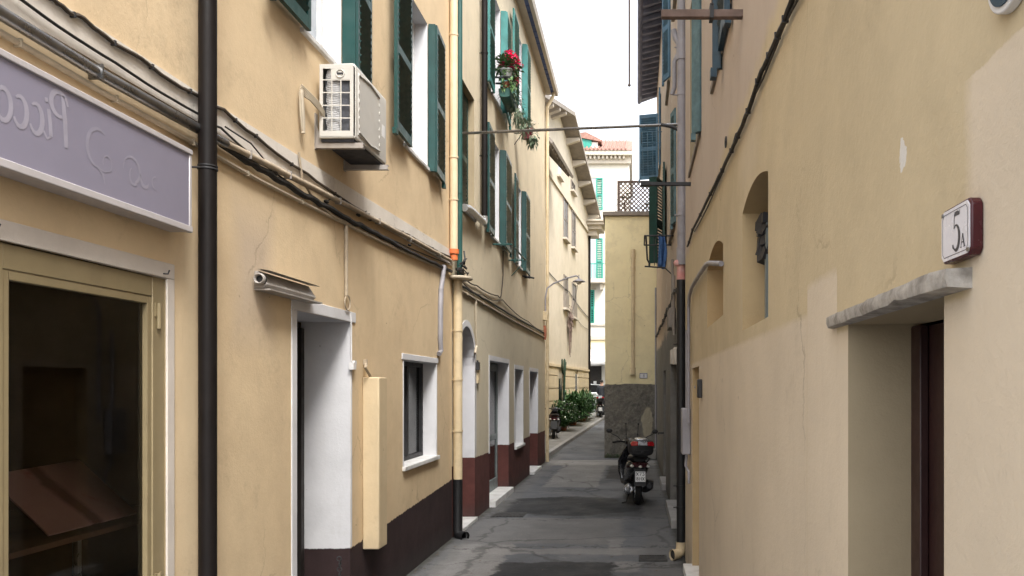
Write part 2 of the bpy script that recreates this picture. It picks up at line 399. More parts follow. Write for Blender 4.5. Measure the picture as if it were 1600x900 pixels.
def asphalt():
    t = NT('old_asphalt'); x, y, z = t.xyz()
    c = t.mix(t.rng(t.noise(.55, 6, .65), .35, .68), (.112,.117,.126), (.062,.066,.073))
    w = t.warp(.95, 1.5, .22, 9); wx, wy, wz = t.xyz(w)
    w2 = t.warp(.34, 3.4, .14, 13); vx, vy, vz = t.xyz(w2)
    pale, dark, mid = (.185,.183,.178), (.021,.022,.024), (.07,.07,.073)
    def patch(c, u, v, cu, cv, hu, hv, col, soft=.05, amt=1.0, fn=None):
        m = (fn or t.rect)(u, v, cu, cv, hu, hv, soft)
        if amt < 1: m = t.math('MULTIPLY', m, amt)
        return t.mix(m, c, t.mix(t.rng(t.noise(4, 6, .7), .3, .7), col, sc3(col, .8)))
    c = patch(c, vx, vy, -1.33, 18.2, .55, 2.2, (.17,.169,.167), .04)           # pale refill
    c = patch(c, vx, vy, -.2, 19.0, .5, 1.6, (.048,.048,.05), .06)
    c = patch(c, wx, wy, -1.3, 13.5, 1.35, 1.05, dark, .10, .92, t.blob)            # damp tarmac
    c = patch(c, wx, wy, -.1, 13.2, .8, .9, dark, .3, .7, t.blob)
    c = patch(c, vx, vy, -1.2, 11.2, 1.0, 1.0, (.135,.134,.132), .05, .85)
    c = patch(c, vx, vy, -1.0, 9.75, 1.2, .17, pale, .2, .75)                     # pale seam
    c = patch(c, vx, vy, -1.0, 8.4, .75, .75, dark, .04, .95)
    c = patch(c, vx, vy, -1.9, 9.3, .35, .9, (.20,.196,.19), .08, .85)
    c = patch(c, vx, vy, -.28, 10.05, .10, .5, pale, .12, .85)
    c = patch(c, vx, vy, -.1, 8.9, .14, .25, pale, .2, .7)
    c = patch(c, vx, vy, -.9, 21.2, 1.65, .75, (.24,.235,.225), .05, .8)            # concrete strip
    c = patch(c, vx, vy, .32, 12, .22, 9, (.12,.118,.115), .25, .6)
    c = patch(c, vx, vy, -2.3, 15, .16, 9, (.12,.118,.115), .35, .6)
    for xw in (XL, XR):        # grit and moss gathered along the wall feet
        m = t.rng(t.math('ADD', t.math('ABSOLUTE', t.math('SUBTRACT', x, xw)), t.math('MULTIPLY', t.math('SUBTRACT', t.noise(5, 6, .7), .5), .22)), .03, .11, .85, 0)
        c = t.mix(m, c, t.mix(t.noise(20, 4, .7), (.022,.022,.018), (.05,.048,.04)))
    # wandering cracks
    for yc, fq in ((10.0, .7), (15.6, .5), (9.05, .9), (12.1, .6)):
        yy = t.math('ADD', y, t.math('MULTIPLY', t.math('SUBTRACT', t.noise(fq*1.6, 6, .7), .5), 1.6))
        c = t.mix(t.rng(t.math('ABSOLUTE', t.math('SUBTRACT', yy, yc)), .008, .03, .75, 0), c, (.03,.03,.03))
    vc = t.voro(.55, t.warp(.5, 1.8), 'DISTANCE_TO_EDGE')
    c = t.mix(t.rng(vc, .006, .02, .55, 0), c, (.035,.035,.035))
    c = t.mix(t.rng(t.noise(2.6, 8, .78), .60, .68, 0, .6), c, (.19,.188,.184))
    c = t.mix(t.rng(t.noise(70, 4, .8), .4, .7), c, t.mix(1.0, c, (1.7,1.7,1.7), 'MULTIPLY'))
    c = t.mix(t.rng(t.noise(24, 5, .75), .58, .72, 0, .6), c, (.03,.03,.03))
    r = t.rng(t.noise(1.2, 5, .6), .35, .65, .62, .9)
    n = t.bump(t.noise(5, 5, .6), .25, .03); n = t.bump(t.noise(140, 3, .7), .35, .006, n)
    return t.done(c, r, n, 0, .35)
M['asphalt'] = asphalt()

# ------------------------------------------------------------------ world, sun, camera
w = bpy.data.worlds.new('World'); S.world = w; w.use_nodes = True
wn = w.node_tree.nodes; bg = wn['Background']
SUN_EL, SUN_AZ = 55.0, 150.0        # azimuth clockwise from +y : over the right-hand roofs, slightly behind the camera
sky = wn.new('ShaderNodeTexSky'); sky.sky_type = 'NISHITA'; sky.sun_disc = False
sky.sun_elevation = R(SUN_EL); sky.sun_rotation = R(SUN_AZ); sky.air_density = 1.0; sky.dust_density = 4.0; sky.ozone_density = 1.0
hs = wn.new('ShaderNodeHueSaturation'); hs.inputs['Saturation'].default_value = .22; hs.inputs['Value'].default_value = 1.25   # thin overcast
w.node_tree.links.new(sky.outputs[0], hs.inputs['Color']); w.node_tree.links.new(hs.outputs[0], bg.inputs[0])
bg.inputs[1].default_value = 0.15
sl = bpy.data.lights.new('sun', 'SUN'); sl.energy = 1.0; sl.angle = R(16); sl.color = (1, .955, .89)
so = bpy.data.objects.new('sun', sl); C.objects.link(so)
sd = Vector((math.sin(R(SUN_AZ))*math.cos(R(SUN_EL)), math.cos(R(SUN_AZ))*math.cos(R(SUN_EL)), math.sin(R(SUN_EL))))
so.rotation_euler = sd.to_track_quat('Z', 'Y').to_euler(); so.location = sd * 40
cam = bpy.data.cameras.new('camera'); co = bpy.data.objects.new('camera', cam); C.objects.link(co)
co.location = (0, 0, EYE); co.rotation_euler = (R(90), 0, 0)
cam.sensor_width = 36; cam.lens = 36 * F / 1600; cam.shift_x = -195/1600; cam.shift_y = 155/1600
cam.clip_start = .05; cam.clip_end = 900
S.camera = co
S.render.engine = 'CYCLES'
S.cycles.max_bounces = 9; S.cycles.diffuse_bounces = 7; S.cycles.glossy_bounces = 4; S.cycles.transparent_max_bounces = 12
S.cycles.use_denoising = True; S.cycles.sample_clamp_indirect = 8
S.cycles.caustics_reflective = False; S.cycles.caustics_refractive = False
S.view_settings.view_transform = 'Standard'; S.view_settings.look = 'None'
S.view_settings.exposure = 1.68; S.view_settings.gamma = 1

# ------------------------------------------------------------------ building-block functions
def wall_sheet(mb, X, y0, y1, z0, z1, holes, mi=0):
    ys = sorted({y0, y1, *[h[0] for h in holes], *[h[1] for h in holes]}); ys = [y for y in ys if y0 <= y <= y1]
    zs = sorted({z0, z1, *[h[2] for h in holes], *[h[3] for h in holes]}); zs = [z for z in zs if z0 <= z <= z1]
    for a, b in zip(ys, ys[1:]):
        for c, d in zip(zs, zs[1:]):
            ym, zm = (a+b)/2, (c+d)/2
            if any(h[0] < ym < h[1] and h[2] < zm < h[3] for h in holes): continue
            mb.f([(X,a,c),(X,b,c),(X,b,d),(X,a,d)], mi)
def shell(mb, X, Xb, y0, y1, z0, z1, mi=0):
    mb.f([(Xb,y0,z0),(Xb,y1,z0),(Xb,y1,z1),(Xb,y0,z1)], mi)
    mb.f([(X,y0,z0),(Xb,y0,z0),(Xb,y0,z1),(X,y0,z1)], mi)
    mb.f([(X,y1,z0),(Xb,y1,z0),(Xb,y1,z1),(X,y1,z1)], mi)
    mb.f([(X,y0,z1),(Xb,y0,z1),(Xb,y1,z1),(X,y1,z1)], mi)
def reveal(mb, X, s, y0, y1, z0, z1, d, mi=0, bottom=True, top=True):
    Xi = X + s*d
    mb.f([(X,y0,z0),(Xi,y0,z0),(Xi,y0,z1),(X,y0,z1)], mi)
    mb.f([(X,y1,z0),(Xi,y1,z0),(Xi,y1,z1),(X,y1,z1)], mi)
    if top: mb.f([(X,y0,z1),(Xi,y0,z1),(Xi,y1,z1),(X,y1,z1)], mi)
    if bottom: mb.f([(X,y0,z0),(Xi,y0,z0),(Xi,y1,z0),(X,y1,z0)], mi)
def arch_fill(mb, mr, X, s, y0, y1, zs, zt, d, n=14):
    """spandrels on the wall plane (mb) and the curved soffit (mr) of an arch springing at zs, crown zt"""
    yc, hw = (y0+y1)/2, (y1-y0)/2
    P = [(yc - hw*math.cos(math.pi*k/n), zs + (zt-zs)*(math.sin(math.pi*k/n) if zt-zs > .3 else 1-math.cos(math.pi*k/n)**2)) for k in range(n+1)]
    for (a, b), (c, e) in zip(P, P[1:]):
        mb.f([(X,a,b),(X,c,e),(X,c,zt),(X,a,zt)]) if abs(b-zt) > 1e-6 or abs(e-zt) > 1e-6 else None
        mr.f([(X,a,b),(X,c,e),(X+s*d,c,e),(X+s*d,a,b)])
    return P
def leaf_panel(mb, p0, p1, z0, z1, mid=.47, slat=.058, th=.034, plainp=False, st=.055):
    """one louvred shutter leaf from hinge p0 to free edge p1 (plan points)"""
    a, b = Vector((p0[0], p0[1], 0)), Vector((p1[0], p1[1], 0)); W = (b-a).length
    u = (b-a).normalized(); n = Vector((-u.y, u.x, 0))
    Mx = Matrix(((u.x, n.x, 0, a.x), (u.y, n.y, 0, a.y), (0, 0, 1, 0), (0, 0, 0, 1)))
    st = min(st, W*.3)
    if plainp:
        mb.box((0, -th/2, z0), (W, th/2, z1), 0, Mx); return
    mb.box((0, -th/2, z0), (st, th/2, z1), 0, Mx); mb.box((W-st, -th/2, z0), (W, th/2, z1), 0, Mx)
    zm = z0 + (z1-z0)*mid
    for c, d in ((z0, z0+.09), (zm-.045, zm+.045), (z1-.08, z1)): mb.box((st, -th/2+.001, c), (W-st, th/2-.001, d), 0, Mx)
    for c, d in ((z0+.09, zm-.045), (zm+.045, z1-.08)):
        k = max(3, int((d-c)/slat)); h = (d-c)/k
        for i in range(k):
            zc = c + h*(i+.5)
            T = Mx @ Matrix.Translation((W/2, 0, zc)) @ Matrix.Rotation(R(50 if n.x*(-.95-a.x) > 0 else -50), 4, 'X')
            mb.box((-(W/2-st), -.036, -.007), (W/2-st, .036, .007), 0, T)
def shutter(parent, segs, z0, z1, mat, hook=True, **k):
    mb = MB()
    jx = random.uniform(-.014, .014)
    segs = [(a, (b[0]+jx*(1 if i == len(segs)-1 else 0), b[1])) for i, (a, b) in enumerate(segs)]
    for i, (p0, p1) in enumerate(segs): leaf_panel(mb, p0, p1, z0, z1, plainp=(Vector(p1)-Vector(p0)).length < .2, **k)
    if hook:
        p = segs[-1][1]; mb.box((p[0]-.02, p[1]-.05, z0-.06), (p[0]+.02, p[1]+.02, z0-.001))
    return mb.build('shutter', mat, parent, smooth=False)
def window(parent, X, s, y0, y1, z0, z1, d, revm, glassm=None, framem=None, sill=None, mull=True, name='window', fw=.05):
    mr = MB(); reveal(mr, X, s, y0, y1, z0, z1, d); o = mr.build(name, revm, parent)
    Xi = X + s*d; fr = MB(); t = .05
    for a, b, c, e in ((y0, y0+fw, z0, z1), (y1-fw, y1, z0, z1)): fr.box((min(Xi, Xi-s*t), a, c), (max(Xi, Xi-s*t), b, e))
    for c, e in ((z0, z0+fw), (z1-fw, z1)): fr.box((min(Xi+s*.001, Xi-s*(t-.002)), y0+fw, c), (max(Xi+s*.001, Xi-s*(t-.002)), y1-fw, e))
    if mull:
        ym = (y0+y1)/2; fr.box((min(Xi+s*.002, Xi-s*(t+.01)), ym-.035, z0+fw), (max(Xi+s*.002, Xi-s*(t+.01)), ym+.035, z1-fw))
    fr.build('frame', framem or M['white_plastic'], o, bevel=.004)
    g = MB(); Xg = Xi - s*.015
    g.box((min(Xg, Xi+s*.03), y0+.001, z0+.001), (max(Xg, Xi+s*.03), y1-.001, z1-.001)); g.build('glass_pane', glassm or M['dark_glass'], o)
    if sill:
        sb = MB(); pr, th, m = sill
        sb.box((min(X+s*.02, X-s*pr), y0-.04, z0-th), (max(X+s*.02, X-s*pr), y1+.04, z0+.004)); sb.build('sill', m, o, bevel=.005)
    return o
def surround(mb, X, s, y0, y1, z0, z1, wd, pr, sides='lrt', mi=0):
    a, b = sorted((X, X - s*pr))
    if 'l' in sides: mb.box((a, y0-wd, z0), (b, y0, z1), mi)
    if 'r' in sides: mb.box((a, y1, z0), (b, y1+wd, z1), mi)
    if 't' in sides: mb.box((a, y0-wd, z1), (b, y1+wd, z1+wd*1.2), mi)
    if 'b' in sides: mb.box((a, y0-wd, z0-wd), (b, y1+wd, z0), mi)
def cable(name, label, pts, r, mat, sag=0.0, jit=0.0, cat='cable', group=None, n=7, sub=6, clips=0, clipm=None):
    P = []
    for a, b in zip(pts, pts[1:]):
        for k in range(sub):
            t = k/sub; p = Vector(a).lerp(Vector(b), t); p.z -= sag*4*t*(1-t)
            p.z += random.uniform(-jit, jit); P.append(p)
    P.append(Vector(pts[-1]))
    mb = MB(); mb.tube(P, r, n)
    o = mb.build(name, mat); tag(o, label, cat, group)
    if clips:
        for k in range(clips):
            cb = MB(); p = P[int((k+.5)/clips*(len(P)-1))]
            cb.cbox(p, (r*2.3, .010, r*2.4)); cb.build('clip', clipm or mat, o)
    return o
def ribbon(mb, pts, wds, fn, mi=0):
    """flat stroke along a 2-D polyline, fn maps (u,v) to the surface"""
    P = [Vector(p) for p in pts]; rows = []
    for i, p in enumerate(P):
        t = (P[min(i+1, len(P)-1)] - P[max(i-1, 0)]).normalized(); n = Vector((-t.y, t.x))
        h = (wds[i] if isinstance(wds, (list, tuple)) else wds)/2
        rows.append([fn(*(p+n*h)), fn(*(p-n*h))])
    mb.grid(rows, mi)
def arcpts(cx, cy, rx, ry, a0, a1, n=12):
    return [(cx+rx*math.cos(R(a0+(a1-a0)*k/n)), cy+ry*math.sin(R(a0+(a1-a0)*k/n))) for k in range(n+1)]

# ------------------------------------------------------------------ ground
g = MB(); ys = [-120, -3, 23] + [23+5*k for k in range(1, 10)] + [400]
g.grid([[(-250, y, gz(y)), (-8, y, gz(y)), (8, y, gz(y)), (250, y, gz(y))] for y in ys])
tag(g.build('road', M['asphalt'], smooth=False), 'patched grey asphalt lane between the houses', 'road', kind='structure')
def kerbx(Y): return -2.54 + .0575*(Y-22.7)
p = MB(); k = MB(); ys = [21.75] + [23+1.5*i for i in range(15)]
p.grid([[(CWX(y)-.6 if y > 24.9 else -2.75 - (y-21.75)*.35, y, gz(y)+.1), (kerbx(y)-.14 if y > 22 else -2.5, y, gz(y)+.1)] for y in ys])
p.f([(-2.75,21.75,-.05), (-2.5,21.75,-.05), (-2.5,21.75,.1), (-2.75,21.75,.1)])
tag(p.build('pavement', M['pave']), 'pale raised pavement along the cream house', 'pavement', kind='structure')
for i in range(14):
    a, b = 23+1.5*i, 23+1.5*(i+1)-.012
    k.grid([[(kerbx(a)-.139, a, gz(a)+.108), (kerbx(a), a, gz(a)+.108), (kerbx(a)+.015, a, gz(a)-.05)], [(kerbx(b)-.139, b, gz(b)+.108), (kerbx(b), b, gz(b)+.108), (kerbx(b)+.015, b, gz(b)-.05)]])
tag(k.build('kerb', M['kerb'], smooth=False), 'stone kerb edging the pale pavement', 'kerb', kind='structure')

# ------------------------------------------------------------------ LEFT NEAR HOUSE
HA = thing('ochre_house', 'near ochre house with dark brown dado, shop door and lilac sign on its wall', 'house', (XL, 5.5, 0))
A0, A1, ATOP = .9, 10.595, 8.3
DG = (2.72, 4.155, -.05, 2.565)          # shop opening
DR = (5.75, 6.84, -.05, 2.555)         # white door recess
WG = (8.40, 9.77, 1.165, 2.29)         # ground window
W1 = (5.86, 6.63, 4.62, 6.25); W2 = (8.42, 9.36, 4.56, 6.25)
mb = MB(); wall_sheet(mb, XL, A0, A1, -.05, ATOP, [DG, DR, WG, W1, W2]); shell(mb, XL, -9, A0, A1, -.05, ATOP)
mb.build('wall', M['ochre_near'], HA, recalc=False)
rf = MB(); rf.box((-9.2, A0-.1, ATOP+.003), (XL+.32, A1, ATOP+.16)); rf.build('roof', M['tile_grey_flare'], HA)
# shop front: white plaster trim, beige metal door with a glass pane
t_ = MB(); surround(t_, XL, -1, DG[0], DG[1], -.05, DG[3], .068, .012, 'rt'); t_.build('door_surround', M['trim_white'], HA, bevel=.005)
rv = MB(); reveal(rv, XL, -1, *DG, .12, bottom=False); rv.build('door_reveal', M['door_beige'], HA, recalc=False)
sd_ = MB(); Xd = XL-.004
for a, b, c, e, dx in ((4.055, 4.154, 0, 2.564, 0), (3.03, 3.10, 0, 2.56, 0), (2.72, 2.79, 0, 2.56, 0), (2.79, 3.03, 2.48, 2.56, .002), (3.10, 4.055, 2.46, 2.56, .002), (3.10, 4.055, 0, .18, .002), (2.79, 3.03, 0, .18, .002)):
    sd_.box((Xd-.05+dx, a, c), (Xd-dx, b, e))
for a, b, c, e in ((3.10, 3.135, .181, 2.459), (4.02, 4.055, .181, 2.459), (3.135, 4.02, 2.42, 2.459)): sd_.box((Xd-.04, a, c), (Xd-.006, b, e))
sd = sd_.build('shop_door', M['door_beige'], HA, bevel=.004)
for a, b, c in ((3.136, 4.019, 2.419), (2.791, 3.029, 2.479)):
    gp = MB(); gp.f([(Xd-.03, a, .181), (Xd-.03, b, .181), (Xd-.03, b, c), (Xd-.03, a, c)]); gp.build('glass_pane', M['glass'], sd, recalc=False)
for zz in (2.30, .92):
    hb = MB(); hb.tube([(Xd+.008, 4.095, zz), (Xd+.008, 4.095, zz+.13)], .011, 10); hb.box((Xd-.002, 4.07, zz+.06), (Xd+.006, 4.125, zz+.13)); hb.build('hinge', M['door_beige'], sd)
lk = MB(); lk.box((Xd, 3.055, 1.30), (Xd+.004, 3.075, 1.35)); lk.build('lock', M['iron'], sd)
for q in ((4.12, 2.585), (3.02, 2.60)):
    hk = MB(); hk.tube([(XL+.01, q[0], q[1]), (XL+.03, q[0]+.01, q[1]), (XL+.035, q[0]+.015, q[1]+.02)], .004, 6); hk.build('hook', M['iron'], HA)
si = MB(); Xb, ya, yb = -4.6, 2.2, 4.75
si.f([(Xb,ya,0),(Xb,yb,0),(Xb,yb,2.7),(Xb,ya,2.7)], 0); si.f([(XL-.12,ya,0),(Xb,ya,0),(Xb,ya,2.7),(XL-.12,ya,2.7)], 0)
si.f([(XL-.12,yb,0),(Xb,yb,0),(Xb,yb,2.7),(XL-.12,yb,2.7)], 1); si.f([(XL-.12,ya,2.7),(Xb,ya,2.7),(Xb,yb,2.7),(XL-.12,yb,2.7)], 0)
si.f([(XL-.12,ya,.02),(Xb,ya,.02),(Xb,yb,.02),(XL-.12,yb,.02)], 0)
for z in (2.2, 2.05): si.box((Xb+.01, 3.0, z), (Xb+.10, 4.5, z+.10), 0)
si.build('shop_interior', [M['shop_dark'], M['shop_brown']], HA, recalc=False)
ld = thing('display_ledge', 'dark ledge behind the glass of the shop door', 'ledge', (-2.95, 3.9, 0))
lb = MB(); lb.box((-3.5, 3.3, 1.285), (-2.60, 4.7, 1.31)); lb.build('shelf_board', M['shop_brown'], ld)
lb = MB(); lb.tube([(-2.80, 4.0, .02), (-2.80, 4.0, 1.285)], .02, 8); lb.build('post', M['steel'], ld)
pb = MB()
q = [Vector((-3.0, 3.69, 1.587)), Vector((-2.62, 3.56, 1.336)), Vector((-2.60, 4.156, 1.342)), Vector((-3.0, 4.30, 1.604))]
nn = (q[1]-q[0]).cross(q[3]-q[0]).normalized()*.008
pb.prism(q, nn); tag(pb.build('picture_board', M['picture'], smooth=False), 'tilted pink and dark red picture board leaning inside the shop window', 'picture')
# white door recess and its dark door
mr = MB(); reveal(mr, XL, -1, *DR, .42, bottom=False); dr = mr.build('door_recess', M['white_rev_dado'], HA, recalc=False)
db = MB(); db.box((XL-.47, 5.76, 0), (XL-.42, 6.83, 2.55)); db.box((XL-.419, 5.80, .1), (XL-.405, 6.25, 1.2)); db.box((XL-.419, 5.80, 1.3), (XL-.405, 6.25, 2.4)); db.box((XL-.42, 6.75, 0), (XL-.38, 6.81, 2.5)); db.build('door_leaf', M['dark_wood'], dr)
st_ = MB(); surround(st_, XL, -1, DR[0], DR[1], -.05, DR[3], .085, .010, 'l'); st_.box((XL, 5.665, 2.556), (XL+.010, 6.95, 2.645)); st_.box((XL, 6.841, .63), (XL+.007, 6.87, 2.553)); st_.build('door_surround', M['white_rev'], HA, bevel=.004)
# ground window with white reveals
wo = window(HA, XL, -1, *WG, .21, M['white_rev'], M['dark_glass'], M['iron'], mull=True)
sb = MB(); sb.box((XL-.205, 8.36, 1.12), (XL+.035, 9.83, 1.168)); sb.build('sill', M['marble'], wo, bevel=.006)
t_ = MB(); surround(t_, XL, -1, WG[0], WG[1], 1.17, 2.285, .03, .006, 'lr'); t_.box((XL, 8.33, 2.29), (XL+.012, 9.83, 2.355)); t_.build('window_surround', M['white_rev'], HA, bevel=.004)
# upper windows with folded green shutters
for (y0, y1, z0, z1), le, rs in ((W1, ((-2.385, 5.82), (-2.375, 5.22)), [((-2.44, 6.64), (-2.335, 6.65)), ((-2.335, 6.66), (-2.375, 7.16))]), (W2, ((-2.385, 8.44), (-2.36, 7.82)), [((-2.44, 9.37), (-2.36, 9.38)), ((-2.36, 9.39), (-2.385, 9.95))])):
    o = window(HA, XL, -1, y0, y1, z0, z1, .20, M['white_rev'], M['pale_glass'], M['white_plastic'], sill=(.03, .035, M['marble']))
    shutter(o, [le], z0-.03, z1, M['green']); shutter(o, rs, z0-.03, z1, M['green'])
# plaster box over a riser
cb = MB(); cb.box((XL+.001, 7.14, .55), (XL+.15, 7.375, 2.09)); cb.build('pipe_casing', M['casing'], HA, bevel=.012, seg=3)
# whitish raised band under the cables
bd = MB(); rows = []
for (yy, za, zb) in ((.92, 3.46, 3.60), (3.0, 3.46, 3.62), (4.6, 3.475, 3.64), (7.0, 3.53, 3.70), (10.55, 3.60, 3.80)):
    rows.append([(XL, yy, za), (XL+.014, yy, za), (XL+.014, yy, zb), (XL, yy, zb)])
bd.grid(rows, close=True, capa=True, capb=True); bd.build('string_band', M['band'], HA)

# lilac sign box
SG = thing('shop_sign', 'long lilac light box sign with faded reversed lettering above the shop door', 'sign', (XL+.06, 3.0, 2.8))
Xf = -2.335; ya, yb = 1.3, 4.195
s1 = MB(); s1.box((XL+.002, ya, 2.83), (Xf-.012, yb-.012, 3.22)); s1.build('case', M['sign_under'], SG)
s1 = MB(); s1.box((Xf-.011, ya+.02, 2.84), (Xf-.002, yb-.02, 3.215)); s1.build('face_panel', M['sign_face'], SG)
s1 = MB(); s1.box((Xf-.02, ya, 3.214), (Xf+.008, yb, 3.242)); s1.box((Xf-.02, ya, 2.808), (Xf+.008, yb, 2.842)); s1.box((Xf-.021, yb-.021, 2.843), (Xf+.003, yb, 3.213)); s1.box((XL+.003, ya, 2.812), (Xf-.021, yb-.001, 2.829)); s1.build('frame', M['sign_frame'], SG, bevel=.004)
lt = MB(); fn = lambda u, v: Vector((Xf-.0008, 3.285-u, 2.98+v))       # mirrored: the writing runs towards the camera
k_ = .9
ribbon(lt, [(.01,.0),(.016,.10),(.03,.205)], [.020,.026,.018], fn)
ribbon(lt, [(.0,.17)] + arcpts(.048,.165,.046,.05,150,-110,14), [.012]+[.012+.012*math.sin(math.pi*i/14) for i in range(15)], fn)
ribbon(lt, [(.095,.02),(.10,.075),(.108,.125)], .020, fn); ribbon(lt, [(.118,.150),(.122,.166)], .016, lambda u, v: fn(u, v)+Vector((.0003,0,0)))
ribbon(lt, [(.095,.02),(.115,.005),(.135,.03)], .010, fn)
for cx in (.175, .255): ribbon(lt, arcpts(cx,.065,.034,.058,55,330,14), [.010+.014*math.sin(math.pi*i/14) for i in range(15)], fn)
ribbon(lt, arcpts(.335,.065,.036,.06,0,360,18), [.010+.012*abs(math.sin(math.pi*i/18)) for i in range(19)], fn)
lt.build('lettering', M['sign_ghost'], SG, recalc=False)
lt = MB(); fn = lambda u, v: Vector((Xf-.0008, u, v))
ribbon(lt, arcpts(3.475,3.035,.075,.085,60,250,16)+[(3.47,2.955),(3.51,2.945)]+arcpts(3.53,2.985,.03,.035,-60,200,10), [.006+.014*math.sin(math.pi*min(1,i/17)) for i in range(30)], fn)
ribbon(lt, [(3.47,2.955),(3.50,2.93),(3.515,2.89)], [.012,.014,.004], lambda u, v: fn(u, v)+Vector((.0003,0,0)))
ribbon(lt, arcpts(3.70,3.005,.06,.06,190,-60,14)+arcpts(3.715,2.98,.03,.04,-60,-240,8), [.005+.01*math.sin(math.pi*i/24) for i in range(24)], fn)
ribbon(lt, arcpts(3.80,3.0,.035,.05,180,330,10), [.004+.016*math.sin(math.pi*i/10) for i in range(11)], fn)
ribbon(lt, arcpts(3.885,2.99,.03,.03,90,270,8), .008, fn)
lt.build('flourish', M['sign_ghost2'], SG, recalc=False)

# dark brown downpipe crossing the shop front
o = MB(); o.tube([(XL+.09, 4.40, -.02), (XL+.09, 4.40, 8.2)], .047, 20)
dp = tag(o.build('downpipe', M['brown_pipe']), 'thick dark brown downpipe rising past the end of the lilac sign', 'downpipe')
o = MB(); o.tube([(XL+.09, 4.40, 3.195), (XL+.09, 4.40, 3.203)], .052, 20); o.tube([(XL+.09, 4.40, 3.212), (XL+.09, 4.40, 3.218)], .051, 20); o.tube([(XL, 4.36, 3.2), (XL+.09, 4.36, 3.2)], .006, 6); o.build('clamp', M['iron'], dp)
o = MB(); o.tube([(XL+.09, 4.40, 6.0), (XL+.09, 4.40, 6.08)], .053, 20); o.build('collar', M['brown_pipe'], dp)

# tube light fixture over the door
TL = thing('tube_light', 'old bare tube light fitting fixed above the white door recess', 'lamp', (XL+.05, 5.5, 2.68))
a = 5.07; b = 5.93
o = MB(); o.prism([(XL+.002, a+.05, 2.635), (XL+.06, a+.05, 2.635), (XL+.085, a+.05, 2.66), (XL+.06, a+.05, 2.70), (XL+.03, a+.05, 2.745), (XL+.002, a+.05, 2.745)], (0, b-a-.08, 0)); o.build('body', M['tin'], TL, bevel=.003)
o = MB(); o.grid([[(XL+.03, a+.03, 2.752), (XL+.105, a+.03, 2.742)], [(XL+.03, b, 2.752), (XL+.105, b, 2.742)]]); o.grid([[(XL+.03, a+.03, 2.757), (XL+.105, a+.03, 2.746)], [(XL+.03, b, 2.757), (XL+.105, b, 2.746)]]); o.build('reflector', M['tin'], TL)
o = MB(); o.box((XL+.002, a+.05, 2.622), (XL+.105, b+.04, 2.632)); o.build('lower_flange', M['tin'], TL)
o = MB(); o.ring((XL+.05, a+.02, 2.69), .030, .008, 20, 8, ax='y', sq=2.2); o.build('end_cap', M['tin'], TL)
o = MB(); o.tube([(XL+.05, a+.035, 2.69), (XL+.05, a+.05, 2.69)], .034, 16); o.build('socket', M['iron'], TL)

# air conditioner outdoor unit
AC = thing('air_conditioner', 'off white outdoor air conditioner on wall brackets beside the green shutters', 'air conditioner', (XL+.2, 6.3, 3.83))
x0, x1, y0, y1, z0, z1 = XL+.045, -2.125, 6.05, 6.80, 3.885, 4.455
o = MB(); pr = []
n = 6; rr = .035
for cx, cz, a0 in ((x1-rr, z0+.012, -90), (x1-rr, z1-rr, 0), (x0+.02, z1-.02, 90), (x0+.01, z0+.01, 180)):
    q = rr if cx > (x0+x1)/2 else .012
    if cz < z0+.1 and cx > (x0+x1)/2: q = .012; cx = x1-.012
    for k in range(n+1): pr.append((cx+q*math.cos(R(a0+90*k/n)), cz+q*math.sin(R(a0+90*k/n))))
o.grid([[(px, y, pz) for px, pz in pr] for y in (y0+.012, y1-.02)], close=True)
o.grid([[((x0+x1)/2+(px-(x0+x1)/2)*s1, y, (z0+z1)/2+(pz-(z0+z1)/2)*s1) for px, pz in pr] for y, s1 in ((y0+.012, 1), (y0+.003, .985), (y0, .955))], close=True)
o.f([((x0+x1)/2+(px-(x0+x1)/2), y1-.02, pz) for px, pz in pr])
# near end: frame strips leave the coil grille open
gx0, gx1, gz0, gz1 = x0+.030, x0+.235, z0+.055, z1-.045
s9 = .955
fx0, fx1, fz0, fz1 = (x0+x1)/2-(x1-x0)/2*s9, (x0+x1)/2+(x1-x0)/2*s9, (z0+z1)/2-(z1-z0)/2*s9, (z0+z1)/2+(z1-z0)/2*s9
for a, b, c, e in ((fx0-.0, gx0, fz0, fz1), (gx1, fx1-.012, fz0+.0, fz1-.0), (gx0, gx1, fz0, gz0), (gx0, gx1, gz1, fz1)): o.box((a, y0-.0005, c), (b, y0+.006, e))
body = o.build('body', M['ac'], AC)
o = MB(); o.box((gx0, y0+.05, gz0), (gx1, y0+.054, gz1)); o.build('grille_void', M['ac_dark'], AC)
o = MB()
nc = 3; nr = 5
for i in range(1, nc): xx = gx0+(gx1-gx0)*i/nc; o.box((xx-.004, y0, gz0), (xx+.004, y0+.005, gz1-.075))
for j in range(1, nr): zz = gz0+(gz1-gz0-.085)*j/(nr-1); o.box((gx0, y0+.0003, zz-.004), (gx1, y0+.0053, zz+.004))
o.box((gx0+.062, y0-.001, gz1-.080), (gx1, y0+.006, gz1-.001)); o.build('grille', M['ac'], AC)
o = MB(); o.ring(((gx0+gx1)/2+.03, y0-.003, gz1-.038), .03, .005, 20, 8, ax='y'); o.box(((gx0+gx1)/2-.0, y0-.004, gz1-.045), ((gx0+gx1)/2+.06, y0-.0015, gz1-.03), 1); o.build('handle', [M['ac'], M['ac_dark']], AC)
o = MB()
for i in range(34):
    zz = gz0+.01+(gz1-gz0-.02)*i/33
    o.tube([(gx0+.02+.004*math.sin(i), y0+.035, zz), (gx0+.045, y0+.022, zz+.003), (gx0+.085, y0+.022, zz+.003), (gx0+.118, y0+.035, zz)], .008, 6)
o.build('coil', M['coil'], AC)
o = MB()
for i in range(16): xx = gx0+.125+.062*i/15; o.box((xx, y0+.018, gz0+.002), (xx+.0015, y0+.045, gz1-.082))
o.build('fins', M['fin'], AC)
o = MB(); cy, cz = y0+.30, (z0+z1)/2      # front fan panel: pressed square with rim
